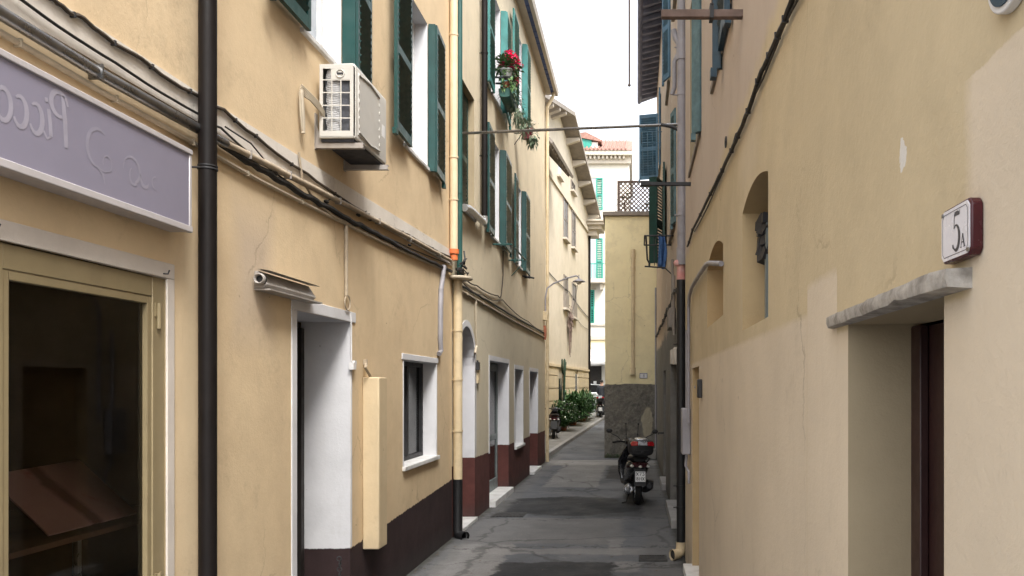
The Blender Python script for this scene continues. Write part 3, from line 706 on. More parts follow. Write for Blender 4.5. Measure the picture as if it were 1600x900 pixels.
o.box((x1-.002, y0+.045, z0+.035), (x1+.006, y0+.545, z1-.05))
for i in range(7):
    for yy in (y0+.052, y0+.525):
        zz = z0+.09+i*.065; o.box((x1+.004, yy, zz), (x1+.010, yy+.012, zz+.03))
fp = o.build('fan_panel', M['ac'], AC, bevel=.003)
for j, (za, zb, yk) in enumerate(((z1-.055, z1-.02, 1), (z0+.02, z0+.055, -1))):
    o = MB(); o.tube([(x1+.008, y0+.05, z1-.075 if j == 0 else z0+.06), (x1+.010, y0+.30, z1-.052 if j == 0 else z0+.035), (x1+.008, y0+.54, z1-.075 if j == 0 else z0+.06)], .007, 8); o.build('grille_rim', M['ac'], fp)
o = MB(); o.box((x1-.001, y0+.62, z0+.21), (x1+.0015, y0+.69, z0+.31)); o.build('rating_sticker', M['plate'], AC)
o = MB(); o.box((x0+.01, y0+.02, z0-.022), (x1-.02, y1-.03, z0-.001)); o.build('base_pan', M['ac_dark'], AC)
for yy in (5.98+.12, 6.70):
    o = MB(); o.box((XL+.001, yy-.022, z0-.075), (XL+.008, yy+.022, z0+.20)); o.box((XL+.008, yy-.018, z0-.066), (x1+.045, yy-.012, z0-.026)); o.box((XL+.008, yy-.012, z0-.032), (x1+.045, yy+.02, z0-.0255)); o.box((XL+.008, yy-.012, z0-.066), (x1+.045, yy+.02, z0-.060))
    o.f([(XL+.01, yy-.014, z0+.12), (XL+.06, yy-.014, z0-.03), (XL+.01, yy-.014, z0-.03)]); o.build('bracket', M['tin'], AC)
o = MB()
for k in range(6):
    q = k*.014
    o.tube([(x0+.03, 6.08, 4.05+q*.6), (XL+.07, 6.0-q*.2, 4.075+q*.8), (XL+.05, 5.88, 4.11+q*.7), (XL+.02, 5.76+q*.5, 4.12+q)], .0065, 7)
o.tube([(XL+.03, 5.77, 4.14), (XL+.035, 5.76, 4.10), (XL+.03, 5.80, 3.95), (XL+.03, 5.80, 3.84)], .016, 8); o.tube([(XL+.03, 5.75, 4.11), (XL+.03, 5.76, 3.98), (XL+.03, 5.79, 3.86)], .010, 8)
o.build('pipes', M['white_conduit'], AC)

# cables and conduits on the left wall
def Lp(lst, off): return [LW(a, b, off) for a, b in lst]
cable('steel_conduit', 'shiny steel conduit running along the wall above the lilac sign', [Vector((XL+.045, 1.0, 3.41)), Vector((XL+.045, 3.0, 3.415))]+Lp([(150,112),(300,196),(352,224)], .045), .028, M['steel'], cat='pipe', n=14, clips=3)
cable('beige_conduit', 'thick beige conduit along the wall beneath the air conditioner', Lp([(350,223),(450,273),(560,330),(640,372),(704,407)], .045), .022, M['beige_conduit'], cat='pipe', n=12, jit=.003, clips=6, clipm=M['tin'])
cable('cream_conduit', 'thin cream conduit lowest along the wall beneath the cables', [Vector((XL+.02, 1.0, 3.35))]+Lp([(0,50),(150,138),(300,222),(400,279),(500,330),(600,380),(690,420)], .02), .014, M['white_conduit'], cat='pipe', clips=8)
cable('black_cable', 'thin black cable strung over the whitish band', [Vector((XL+.03, 1.0, 3.52))]+Lp([(35,0),(180,97),(310,178),(345,200),(420,262),(520,330),(620,378),(702,412)], .03), .007, M['cable'], sag=.01, jit=.002)
cable('cable_bundle', 'twisted bundle of dusty wires along the top of the whitish band', [Vector((XL+.025, 1.0, 3.68))]+Lp([(80,-5),(130,28),(220,92),(310,150),(350,172),(400,212),(480,272),(560,326),(640,368),(705,402)], .025), .010, M['cable_brown'], sag=.012, jit=.005, clips=14, clipm=M['iron'])
cable('cable_tangle', 'black bundled wires hugging the underside of the beige conduit', Lp([(345,226),(430,278),(500,318),(570,356),(640,393),(705,424)], .03), .022, M['cable'], jit=.009, sub=9)
cable('wire_loop', 'loose black wire hanging in a shallow curve off the band', Lp([(352,198),(392,224),(420,258),(432,282)], .035), .005, M['cable'])
cable('sagging_cable', 'thin grey flex dropping from the air conditioner pipes', Lp([(467,238),(472,280),(490,312),(520,338),(545,350)], .03), .009, M['beige_conduit'])
for q in ((445,255),(500,312),(560,330),(573,335),(530,318)):
    pass
o = MB()
for q in ((430,268),(510,312),(560,333),(568,330),(578,340),(640,380)): 
    c_ = LW(q[0], q[1]+3, .04); o.ball(c_, (.018,.035,.014), 8, 6); o.tube([c_, c_+Vector((.01,.05,.03))], .004, 5)
tag(o.build('cable_clamp', M['cable']), 'black plastic clamps gripping the wires under the air conditioner', 'clamp')
o = MB(); P = [LW(541,348,.02), LW(541,400,.02), LW(541,462,.02)]; o.tube(P, .016, 10); cpt = LW(543,473,.02)
o.ring(cpt, .062, .006, 24, 8, ax='x'); tag(o.build('hanging_conduit', M['beige_conduit']), 'vertical grey conduit ending in a coiled loop beside the door recess', 'pipe')
o = MB(); o.tube([LW(548.5,490,.012), LW(549,565,.012)], .006, 8); o.cbox(LW(551,572,.02), (.04,.07,.06)); o.cbox(LW(554,566,.02), (.02,.05,.03)); tag(o.build('junction_box', M['white_plastic']), 'small white junction box on the right edge of the door recess', 'junction box')
o = MB(); o.tube([LW(572,568,.02), LW(571,575,.06), LW(577,585,.06), LW(580,592,.06)], .013, 8); o.cbox(LW(571,566,.02), (.03,.03,.05)); tag(o.build('pipe_stub', M['beige_conduit']), 'bent pipe stub sticking out of the plaster casing top', 'pipe')
o = MB(); 
P = [LW(694,415,.05), LW(692,432,.04), LW(689,452,.03), LW(688,480,.03), LW(688,530,.03), LW(689,548,.03), LW(686,553,.03)]
rs = .030
o.tube(P, rs, 10)
for k in range(40):
    q = P[2].lerp(P[4], k/39); o.tube([q+Vector((0,0,-.004)), q+Vector((0,0,.004))], rs+.004, 10)
tag(o.build('corrugated_conduit', M['grey_pipe']), 'grey corrugated conduit dropping beside the small ground floor window', 'pipe')
o = MB()
for k in range(9): o.ring((XL+.02+.004*(k % 2), 6.53+.01*math.sin(k), .60-.045*k), .018, .005, 12, 6, ax='x' if k % 2 else 'y')
tag(o.build('hanging_chain', M['iron']), 'short rusty chain hanging on the dark dado below the door recess', 'chain')

# ------------------------------------------------------------------ pipes at the joint between the two left houses
def pipe(name, label, segs, mat, r, cat='downpipe', collars=(), n=16):
    o = MB(); o.tube(segs, r, n); ob = tag(o.build(name, mat), label, cat)
    if collars:
        for (p_, ax) in collars:
            c2 = MB(); p_ = Vector(p_); d = Vector(ax)*.012; c2.tube([p_-d, p_+d], r*1.13, n)
            c2.tube([p_, p_+Vector((-.09, 0, 0))], .007, 6); c2.build('clamp', mat, ob)
    return ob
Yp = 10.45; Xp = XL+.06
o = pipe('downpipe', 'peach painted upper downpipe ending in an orange socket', [(Xp, Yp, 3.72), (Xp, Yp, 8.2)], M['peach_pipe'], .052, collars=[((Xp, Yp, 5.0), (0,0,1)), ((Xp, Yp, 4.45), (0,0,1)), ((Xp, Yp, 6.6), (0,0,1))])
c2 = MB(); c2.tube([(Xp, Yp, 3.66), (Xp, Yp, 3.74)], .052, 16); c2.tube([(Xp, Yp, 3.74), (Xp, Yp, 3.80)], .066, 16); c2.build('socket', M['orange'], o)
pipe('gas_pipe', 'slim dark green pipe beside the peach downpipe', [(XL+.075, 10.72, 3.50), (XL+.075, 10.72, 9.95)], M['green_pipe'], .038, 'pipe', collars=[((XL+.075, 10.72, 5.6), (0,0,1)), ((XL+.075, 10.72, 4.6), (0,0,1))])
o = pipe('downpipe', 'cream lower downpipe with black foot beside the arched doorway', [(XL+.075, 10.62, .78), (XL+.075, 10.62, 3.42)], M['cream_pipe'], .060, collars=[((XL+.075, 10.62, 2.75), (0,0,1)), ((XL+.075, 10.62, 1.42), (0,0,1)), ((XL+.075, 10.62, 2.10), (0,0,1))])
c2 = MB(); c2.tube([(XL+.075, 10.62, .78), (XL+.075, 10.62, .10), (XL+.09, 10.60, .05), (XL+.16, 10.55, .035)], .061, 16, caps=False); c2.tube([(XL+.16, 10.55, .035), (XL+.20, 10.52, .035)], .066, 16, caps=False); c2.build('foot', M['black_pipe'], o)
o = MB(); o.lathe((XL+.09, 10.60, 3.42), [(.17,.0),(.185,.012),(.185,.03),(.17,.042)]); tag(o.build('collar_plate', M['white_conduit']), 'flat cream collar ring where the wires meet the downpipe', 'collar')
o = MB()
for k in range(16):
    a_ = Vector((XL+.05+random.uniform(0,.10), 10.45+random.uniform(0,.3), 3.46+random.uniform(.02,.18))); b_ = a_+Vector((random.uniform(-.05,.1), random.uniform(.1,.35), random.uniform(-.07,.09)))
    o.tube([a_, a_.lerp(b_,.5)+Vector((.04,0,random.uniform(-.05,.05))), b_], random.uniform(.006,.016), 6)
o.tube([(XL+.1,10.75,3.62),(XL+.12,10.85,3.75),(XL+.1,10.88,3.85)], .012, 6)
tag(o.build('wire_tangle', M['cable']), 'black knot of wires wrapped around the pipes at the house joint', 'cable')

# ------------------------------------------------------------------ LEFT FAR HOUSE
HB = thing('pale_ochre_house', 'pale ochre house with red brown dado, green shutters and flowers at its windows', 'house', (XL, 16, 0))
B0, B1, BTOP = 10.6, 21.35, 9.85
DA = (10.98, 12.10, -.05, 2.88); DB = (13.30, 15.28, -.05, 2.45); WC = (16.05, 17.2, .80, 2.37); DC = (18.3, 19.78, -.05, 2.37)
RW0 = (11.06, 12.06, 4.53, 6.33); W3 = (13.44, 14.22, 4.55, 6.22); W4 = (16.12, 16.92, 4.50, 6.15); W5 = (13.44, 14.35, 6.95, 8.75); W6 = (16.2, 17.0, 7.72, 9.30)
mb = MB(); wall_sheet(mb, XL, B0, B1, -.05, BTOP, [DA, DB, WC, DC, RW0, W3, W4, W5, W6]); shell(mb, XL, -9, B0+.003, B1, -.05, BTOP)
ra = MB(); reveal(ra, XL, -1, DA[0], DA[1], -.05, 2.32, .22, bottom=False, top=False)
P = arch_fill(mb, ra, XL, -1, DA[0], DA[1], 2.32, 2.88, .22)
mb.build('wall', M['ochre_far'], HB, recalc=False)
ad = ra.build('arched_doorway', M['white_rev_dado_far'], HB, recalc=False)
db = MB(); db.box((XL-.27, 10.99, 0), (XL-.22, 12.09, 2.9)); db.build('door_leaf', M['dark_wood'], ad)
th = MB(); th.box((XL-.22, 11.0, -.02), (XL+.05, 12.08, .045)); th.build('threshold', M['marble'], ad, bevel=.005)
at = MB(); Q = [(y, z, (11.54 + (y-11.54)*1.17, 2.32+(z-2.32)*1.16)) for y, z in P]
rows = [[(XL+.006, y, z), (XL+.006, q[0], q[1]), (XL-.01, q[0], q[1])] for y, z, q in Q]
rows = [[(XL+.006, 10.98, 1.0), (XL+.006, 10.89, 1.0), (XL-.01, 10.89, 1.0)]] + rows + [[(XL+.006, 12.10, .96), (XL+.006, 12.19, .96), (XL-.01, 12.19, .96)]]
at.grid(rows); at.build('door_surround', M['white_rev'], HB)
for D, nm, lo, glass in ((DB, 'doorway', 0, True), (DC, 'doorway', 0, False)):
    mr = MB(); reveal(mr, XL, -1, *D, .21, bottom=False); o = mr.build(nm, M['white_rev_dado_far'], HB, recalc=False)
    db = MB()
    if glass:
        db.box((XL-.24, D[0]+.01, 0), (XL-.205, D[0]+.10, 2.44)); db.box((XL-.24, D[1]-.12, 0), (XL-.205, D[1]-.01, 2.44)); db.box((XL-.239, D[0]+.10, 0), (XL-.206, D[1]-.12, .30)); db.box((XL-.239, D[0]+.10, 1.02), (XL-.206, D[1]-.12, 1.12)); db.box((XL-.239, D[0]+.10, 2.30), (XL-.206, D[1]-.12, 2.44)); db.box((XL-.241, 14.22, .30), (XL-.204, 14.34, 2.30))
        dl = db.build('door_leaf', M['door_grey'], o, bevel=.004)
        gp = MB(); gp.box((XL-.232, D[0]+.10, .30), (XL-.225, D[1]-.12, 2.30)); gp.build('glass_pane', M['dark_glass'], o)
        hd = MB(); hd.tube([(XL-.2, 14.4, .95), (XL-.15, 14.4, .95), (XL-.15, 14.5, .95)], .012, 8); hd.build('handle', M['steel'], o)
    else:
        db.box((XL-.24, D[0]+.01, 0), (XL-.21, D[1]-.01, 2.36)); db.box((XL-.21, D[0]+.1, .2), (XL-.2, D[1]-.1, 2.2)); db.build('door_leaf', M['dark_wood'], o)
    tb = MB(); tb.box((XL-.20, D[0]+.01, -.02), (XL+.10, D[1]-.01, .10 if glass else .06)); tb.build('threshold', M['marble'], o, bevel=.006)
    t_ = MB(); surround(t_, XL, -1, D[0], D[1], .90, D[3], .07, .007, 'lrt'); t_.build('door_surround', M['white_rev'], HB)
o = window(HB, XL, -1, *WC, .21, M['white_rev'], M['dark_glass'], M['door_grey'], sill=(.05, .05, M['marble']))
t_ = MB(); surround(t_, XL, -1, *WC, .07, .007, 'lrt'); t_.build('window_surround', M['white_rev'], HB)
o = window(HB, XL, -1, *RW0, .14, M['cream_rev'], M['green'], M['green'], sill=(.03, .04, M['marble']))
fl = MB(); leaf_panel(fl, (XL-.11, 11.08), (XL-.11, 11.55), 4.56, 6.30); leaf_panel(fl, (XL-.11, 11.56), (XL-.11, 12.03), 4.56, 6.30); fl.build('shutter', M['green'], o, smooth=False)
for W, le, rs, mat in ((W3, ((-2.39, 13.40), (-2.36, 12.72)), [((-2.44, 14.24), (-2.345, 14.25)), ((-2.345, 14.26), (-2.375, 15.15))], M['green']),
                  (W4, ((-2.39, 16.08), (-2.37, 15.50)), [((-2.44, 16.94), (-2.36, 16.95)), ((-2.36, 16.96), (-2.375, 17.75))], M['green']),
                  (W5, ((-2.39, 13.40), (-2.35, 12.72)), [((-2.44, 14.36), (-2.34, 14.37)), ((-2.34, 14.38), (-2.375, 15.1))], M['green_light']),
                  (W6, ((-2.39, 16.15), (-2.37, 15.40)), [((-2.44, 17.02), (-2.345, 17.03)), ((-2.345, 17.04), (-2.37, 17.75))], M['green_light'])):
    o = window(HB, XL, -1, *W, .2, M['white_rev'], M['pale_glass'], M['white_plastic'], sill=(.04, .04, M['marble']))
    shutter(o, [le], W[2]-.03, W[3], mat); shutter(o, rs, W[2]-.03, W[3], mat)
rf = MB(); rf.box((XL-.3, B0+.01, BTOP+.002), (XL+.16, B1+.15, BTOP+.03), 0); rf.box((XL+.161, B0+.01, BTOP+.0), (XL+.25, B1+.15, BTOP+.028), 1)
rf.prism([(XL+.252, B0+.01, BTOP-.03), (XL+.33, B0+.01, BTOP-.03), (XL+.36, B0+.01, BTOP+.08), (XL-.3, B0+.01, BTOP+.22), (XL-.3, B0+.01, BTOP+.05), (XL+.252, B0+.01, BTOP+.05)], (0, B1-B0+.15, 0), 2)
rf.prism([(XL-.3, B0+.01, BTOP+.06), (XL-.3, B0+.01, BTOP+.22), (-9.2, B0+.01, BTOP+1.9), (-9.2, B0+.01, BTOP+.06)], (0, B1-B0+.1, 0), 3)
for k in range(36):
    yy = B0+.15+k*.30; rf.box((XL+.162, yy, BTOP-.012), (XL+.249, yy+.012, BTOP-.001), 1)
rf.build('roof', [M['soffit'], M['blue_board'], M['soffit'], M['tile']], HB, smooth=False)
# pipes on the far left house
Yq = 12.45
o = pipe('downpipe', 'brown downpipe on the pale house bending into a silver flue', [(XL+.08, Yq, 4.62), (XL+.08, Yq, 9.8)], M['brown_pipe'], .048, collars=[((XL+.08, Yq, 5.6), (0,0,1)), ((XL+.08, Yq, 7.2), (0,0,1))])
fl = MB(); fl.tube([(XL+.08, Yq, 4.66), (XL+.08, Yq, 4.60), (XL+.08, Yq-.05, 4.555), (XL+.08, Yq-.2, 4.55), (XL+.10, 11.2, 4.50), (XL+.09, 10.95, 4.46)], .052, 16); fl.tube([(XL+.09, 11.5, 4.515), (XL+.09, 11.47, 4.514)], .058, 16); fl.build('flue_elbow', M['alu'], o)
o = pipe('downpipe', 'slim cream downpipe at the far corner of the pale house', [(XL+.24, B1-.08, 9.83), (XL+.22, B1-.08, 9.72), (XL+.07, B1-.08, 9.45), (XL+.07, B1-.08, 9.2), (XL+.07, B1-.08, .02)], M['cream_pipe'], .045, collars=[((XL+.07, B1-.08, z_), (0,0,1)) for z_ in (1.6, 3.9, 6.2)])
cable('wall_conduit', 'cream conduit running along the pale house above the doorways', [LW(722,455,.02), LW(760,477,.02), LW(800,500,.02), LW(851,527,.02)], .018, M['white_conduit'], cat='pipe', clips=5)
cable('wall_cable', 'black cable running just above the cream conduit of the pale house', [LW(722,447,.02), LW(760,469,.02), LW(800,493,.02), LW(851,521,.02)], .016, M['cable'], jit=.006)
cable('sagging_cable', 'drooping dusty cable looping down the pale house wall', [LW(724,432,.02), LW(745,446,.02), LW(778,462,.02), LW(783,462,.02), LW(786,430,.02), LW(786,392,.02)], .010, M['cable_brown'], sag=.03)
cable('sagging_cable', 'thin wire sagging along the pale house to its far corner', [LW(720,438,.02), LW(755,461,.02), LW(785,468,.02), LW(825,502,.02), LW(851,517,.02)], .008, M['cable_brown'], sag=.05)
o = MB(); o.tube([LW(743,468,.02), LW(744,520,.02), LW(745,540,.02), LW(742,552,.02)], .02, 8); tag(o.build('drop_conduit', M['white_conduit']), 'cream conduit dropping to the right of the arched doorway', 'pipe')
o = MB(); o.cbox(LW(747,588,.02), (.04,.13,.22)); bx = tag(o.build('entry_phone', M['cream_pipe'], bevel=.006), 'small cream entry phone right of the arched doorway', 'entry phone')
o = MB(); o.cbox(LW(746.5,572,.03), (.05,.09,.12)); o.tube([LW(746,563,.03), LW(746,572,.03)], .015, 8); o.build('button', M['iron'], bx)
o = MB(); c_ = LW(829,433,.15); o.tube([c_+Vector((-.15,-.2,0)), c_+Vector((.05,.15,0))], .02, 8); o.tube([c_+Vector((-.15,.1,0)), c_+Vector((.02,.1,0))], .012, 6); tag(o.build('wall_bracket', M['iron']), 'short black iron bracket low on the pale house wall', 'bracket')
dk = thing('drying_rack', 'green metal drying rack below the first shuttered window of the pale house', 'drying rack', (XL, 14.6, 4.5))
o = MB(); z_ = 4.43
o.tube([(XL, 13.6, z_), (XL+.32, 13.6, z_), (XL+.32, 15.3, z_), (XL, 15.3, z_)], .014, 8)
for k in range(3): o.tube([(XL+.1+.07*k, 13.6, z_), (XL+.1+.07*k, 15.3, z_)], .004, 6)
o.build('rail', M['green_pipe'], dk)
o = MB(); o.tube([(XL, 15.32, z_-.0), (XL+.32, 15.32, z_), (XL+.05, 15.32, z_-.3)], .008, 6); o.build('strut', M['green_pipe'], dk)
# street lamp on a curved arm
LP = thing('wall_lamp', 'street lamp on a long curved arm at the corner of the pale house', 'street lamp', (XL+.05, 21.2, 3.9))
o = MB(); Yl = 21.0
P = [(XL+.05, Yl, 3.85), (XL+.05, Yl, 4.35), (XL+.10, Yl, 4.6), (XL+.26, Yl, 4.72), (XL+.6, Yl+.02, 4.86), (XL+.86, Yl+.03, 4.93), (XL+.92, Yl+.03, 4.90), (XL+.93, Yl+.03, 4.86)]
o.tube([Vector(q) for q in P], .022, 10); o.build('arm', M['grey_pipe'], LP)
o = MB(); o.lathe((XL+.93, Yl+.03, 4.74), [(.02,.13),(.05,.10),(.16,.05),(.17,.03),(.16,.028)]); o.build('shade', M['grey_pipe'], LP)
o = MB(); o.ball((XL+.93, Yl+.03, 4.755), (.07,.07,.06)); o.build('bulb', M['clear_lens'], LP)
o = MB(); o.box((XL, Yl-.1, 3.75), (XL+.12, Yl+.06, 3.98)); o.build('junction_box', M['cream_pipe'], LP, bevel=.01)
o = MB(); o.box((XL+.001, Yl-.02, 3.25), (XL+.06, Yl+.1, 3.62)); o.box((XL+.06, Yl+.0, 3.3), (XL+.075, Yl+.08, 3.55)); tag(o.build('meter_box', M['terracotta'], bevel=.008), 'rust red box under the street lamp on the pale house corner', 'meter box')

# flowers
def leafy(mb, c, rad, n, L, W, mi=0, up=.3, hang=0.0):
    c = Vector(c)
    for _ in range(n):
        d = Vector((random.gauss(0,1), random.gauss(0,1), random.gauss(0,1)+up)).normalized()
        r = random.random()**.5
        p = c + Vector((d.x*rad[0], d.y*rad[1], d.z*rad[2]))*r
        q = (d + Vector((random.uniform(-.6,.6), random.uniform(-.6,.6), random.uniform(-.4,.5)-hang))).normalized()
        mb.leaf(p, q, L*random.uniform(.6,1.25), W*random.uniform(.7,1.2), droop=.15+hang*.4, mi=mi)
def pot(o, c, r, h, mi=0):
    o.lathe(c, [(r*.72, 0), (r*.95, h*.82), (r*1.08, h*.82), (r*1.08, h), (r*.92, h), (r*.9, h*.9)], 18, mi)
FL = thing('geranium_pot', 'crimson geranium in a white pot at an upper window of the pale house', 'flower pot', (-2.2, 13.75, 7.3))
Pz = (-2.24, 13.75, 7.30)
o = MB(); pot(o, Pz, .10, .16); o.build('pot', M['white_plastic'], FL)
o = MB(); o.box((-2.45, 13.6, 7.26), (-2.14, 13.63, 7.285)); o.box((-2.45, 13.87, 7.26), (-2.14, 13.9, 7.285)); o.box((-2.15, 13.6, 7.262), (-2.13, 13.9, 7.283)); o.build('holder', M['iron'], FL)
o = MB(); leafy(o, (-2.23, 13.75, 7.50), (.22,.26,.16), 240, .09, .075, 0, .2); leafy(o, (-2.2, 13.8, 7.25), (.16,.3,.24), 130, .08, .06, 0, -.3, .6); o.build('leaves', M['leaf2'], FL, smooth=False, recalc=False)
o = MB()
for k in range(34):
    a_ = random.uniform(0, 6.28); c_ = Vector((-2.19+.2*math.cos(a_)*random.random(), 13.78+.26*math.sin(a_)*random.random(), 7.64+random.uniform(-.12,.10)))
    if k > 28: c_ = Vector((-2.15+random.uniform(-.1,.05), 13.95+random.uniform(-.05,.15), 7.4+random.uniform(-.1,.1)))
    leafy(o, c_, (.055,.055,.045), 28, .042, .036)
o.build('blossom', M['petal'], FL, smooth=False, recalc=False)
TR = thing('plant_trough', 'green trough of trailing plants under the crimson geranium', 'planter', (-2.25, 13.9, 6.98))
o = MB(); o.loft([(13.62, -2.25, 7.02, .085, .075), (13.64, -2.25, 7.02, .10, .085), (14.38, -2.25, 7.02, .10, .085), (14.40, -2.25, 7.02, .085, .075)], e=4); o.build('trough', M['pot_green'], TR)
o = MB(); leafy(o, (-2.22, 14.05, 7.14), (.16,.42,.14), 260, .09, .028, 0, .3, .2); leafy(o, (-2.15, 14.45, 6.98), (.12,.40,.2), 150, .10, .026, 0, -.4, .7); leafy(o, (-2.15, 15.1, 6.95), (.12,.35,.2), 120, .09, .026, 0, -.2, .6); o.build('foliage', M['leaf_grey'], TR, smooth=False, recalc=False)
o = MB(); pot(o, (-2.24, 13.72, 7.1), .07, .12); o.build('clay_pot', M['terracotta'], TR)
HP = thing('hanging_pot', 'burgundy pot with trailing greenery bracketed on the pale house wall', 'flower pot', (-2.2, 16.0, 6.98))
o = MB(); pot(o, (-2.2, 16.0, 6.96), .12, .20); o.build('pot', M['pot_red'], HP)
o = MB(); o.ring((-2.2, 16.0, 7.08), .125, .008, 20, 6, ax='z'); o.tube([(XL, 16.0, 7.08), (-2.32, 16.0, 7.08)], .010, 6); o.tube([(XL, 16.0, 6.85), (-2.3, 16.0, 7.06)], .008, 6); o.build('holder', M['iron'], HP)
o = MB(); leafy(o, (-2.2, 16.0, 7.22), (.14,.18,.11), 170, .08, .025, 0, .4); leafy(o, (-2.1, 16.12, 7.02), (.11,.16,.16), 110, .09, .04, 0, -.3, .7); o.build('foliage', M['leaf_grey'], HP, smooth=False, recalc=False)
o = MB(); leafy(o, (-2.15, 16.05, 7.2), (.22,.25,.18), 26, .035, .035); o.build('blossom', M['white_flower'], HP, smooth=False, recalc=False)

# rod across the alley
RD = thing('clothes_rod', 'long metal rod spanning the alley between the two house fronts', 'rod', (-.9, 10.6, 5.4))
o = MB(); a_, b_ = Vector((XL+.07, 10.95, 5.475)), Vector((XR, 9.95, 5.27)); o.tube([a_, a_.lerp(b_,.5)+Vector((0,0,.0)), b_], .019, 10); o.build('bar', M['steel'], RD)
o = MB(); o.tube([(XR, 9.95, 5.18), (XR-.12, 9.98, 5.25), (XR-.25, 10.03, 5.29)], .022, 8); o.build('bracket', M['iron'], RD)

# ------------------------------------------------------------------ RIGHT NEAR HOUSE
HR = thing('dull_ochre_house', 'dull ochre house on the right with arched slots and pale repainted base', 'house', (XR, 4, 0))
DX = (1.458, 2.12, -.05, 2.166); A1w = (3.41, 4.24, 2.30, 2.985); A2w = (5.19, 6.36, 2.47, 3.03); DN = (7.2, 8.05, .2, 2.19)
R0, R1, RTOP = .35, 9.22, 8.2
U1 = (5.2, 5.85, 4.2, 5.9); U2 = (7.05, 8.4, 4.25, 5.95)
mb = MB(); wall_sheet(mb, XR, R0, R1, -.05, RTOP, [DX, A1w, A2w, DN, U1, U2]); shell(mb, XR, 7.5, R0, R1, -.05, RTOP)
a1 = MB(); reveal(a1, XR, 1, A1w[0], A1w[1], A1w[2], 2.92, .13, top=False); arch_fill(mb, a1, XR, 1, A1w[0], A1w[1], 2.92, 2.985, .13)
a2 = MB(); reveal(a2, XR, 1, A2w[0], A2w[1], A2w[2], 2.93, .16, top=False); arch_fill(mb, a2, XR, 1, A2w[0], A2w[1], 2.93, 3.03, .16)
mb.build('wall', M['ochre_right'], HR, recalc=False)
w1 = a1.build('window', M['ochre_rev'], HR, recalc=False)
o = MB(); o.box((XR+.13, 3.42, 2.3), (XR+.15, 4.23, 3.0)); o.build('glass_pane', M['dark_glass'], w1)
o = MB(); o.box((XR+.09, 4.02, 2.31), (XR+.125, 4.07, 2.86)); o.box((XR+.09, 3.45, 2.31), (XR+.125, 3.5, 2.95)); o.box((XR+.092, 3.5, 2.31), (XR+.123, 4.02, 2.35)); o.build('frame', M['door_grey'], w1)
o = MB()
for k in range(26):
    c_ = Vector((XR+.10+random.uniform(-.015,.02), 4.10+random.uniform(-.06,.05), 2.82+random.uniform(-.16,.06))); o.cbox(c_, (.05,.05,.05), 0, Matrix.Rotation(random.random()*3, 4, (1,.4,.2)))
o.build('rag_stuffing', M['iron'], w1)
w2 = a2.build('window', M['ochre_rev'], HR, recalc=False)
o = MB(); o.box((XR+.16, 5.2, 2.47), (XR+.18, 6.35, 2.98)); o.build('blocked_panel', M['ochre_rev'], w2)
mr = MB(); reveal(mr, XR, 1, *DX, .19, bottom=False); dd = mr.build('doorway', M['cream_rev'], HR, recalc=False)
o = MB(); o.box((XR+.19, 1.40, -.02), (XR+.24, 2.12, 2.16)); o.box((XR+.165, 2.05, 0), (XR+.189, 2.118, 2.16)); o.box((XR+.17, 1.47, .1), (XR+.189, 1.72, 1.9)); o.build('door_leaf', M['door_red'], dd, bevel=.004)
lt = MB(); rows = []
random.seed(11)
ny = 18
for i in range(ny+1):
    t = i/ny; yy = 1.335+(2.285-1.335)*t
    ed = 1 - math.exp(-min(t, 1-t)*40)
    row = []
    for (dx, dz) in ((.003, -.022), (-.055, -.019), (-.060, 0), (-.055, .019), (.003, .022)):
        j = random.uniform(-.0012,.0012)
        if dx < 0: row.append((XR+dx*(.8+.2*ed)*(1-.62*t)+random.uniform(-.0025,.0025), yy+random.uniform(-.004,.004), 2.183+dz*.8+j + (.006 if .12 < t < .3 and dz < 0 and random.random() < .35 else 0)))
        else: row.append((XR+.002, yy, 2.183+dz*.8))
    rows.append(row)
lt.grid(rows, capa=True, capb=True, close=True); lt.build('lintel', M['lintel'], HR, ang=50)
# narrow doorway further along with a marble step
mr = MB(); reveal(mr, XR, 1, *DN, .12); dn = mr.build('doorway', M['ochre_rev'], HR, recalc=False)
o = MB(); o.box((XR+.12, 7.2, .2), (XR+.15, 8.05, 2.19)); o.build('door_leaf', M['ochre_rev'], dn)
o = MB(); o.box((XR-.09, 6.75, .12), (XR+.11, 8.15, .205)); o.build('threshold', M['marble'], dn, bevel=.006)
for W, near, far, mat in ((U1, [((XR-.02, 5.16), (XR-.03, 4.68))], [((XR-.012, 5.175), (XR-.075, 5.2))], M['navy']), (U2, [((XR-.003, 6.93), (XR-.060, 7.03))], None, M['lattice_blue'])):
    o = window(HR, XR, 1, *W, .18, M['cream_rev'], M['dark_glass'], M['white_plastic'], sill=(.022, .045, M['soffit_grey']))
    shutter(o, near, W[2]-.03, W[3], mat)
    if far: shutter(o, far, W[2]-.14, W[3], mat)
def eave(parent, ya, yb, zt, X, s, ov, rm):
    o = MB(); o.prism([(X, ya, zt+.003), (X+s*ov, ya, zt-.16), (X+s*ov, ya, zt-.11), (X-s*6, ya, zt+1.75), (X-s*6, ya, zt+.1)], (0, yb-ya, 0))
    k = int((yb-ya)/.34)
    for i in range(k):
        yy = ya+.1+i*.34
        o.prism([(X+s*.001, yy, zt-.13), (X+s*(ov-.04), yy, zt-.235), (X+s*(ov-.04), yy, zt-.15), (X+s*.001, yy, zt-.008)], (0, .075, 0))
    r = o.build('roof', rm, parent, smooth=False)
    g_ = MB(); g_.tube([(X+s*(ov+.03), ya, zt-.14), (X+s*(ov+.03), yb, zt-.14)], .055, 12); g_.build('gutter', M['tile_grey_flare'], r)
eave(HR, R0, R1-.05, RTOP, XR, -1, .12, M['tile_grey_flare'])

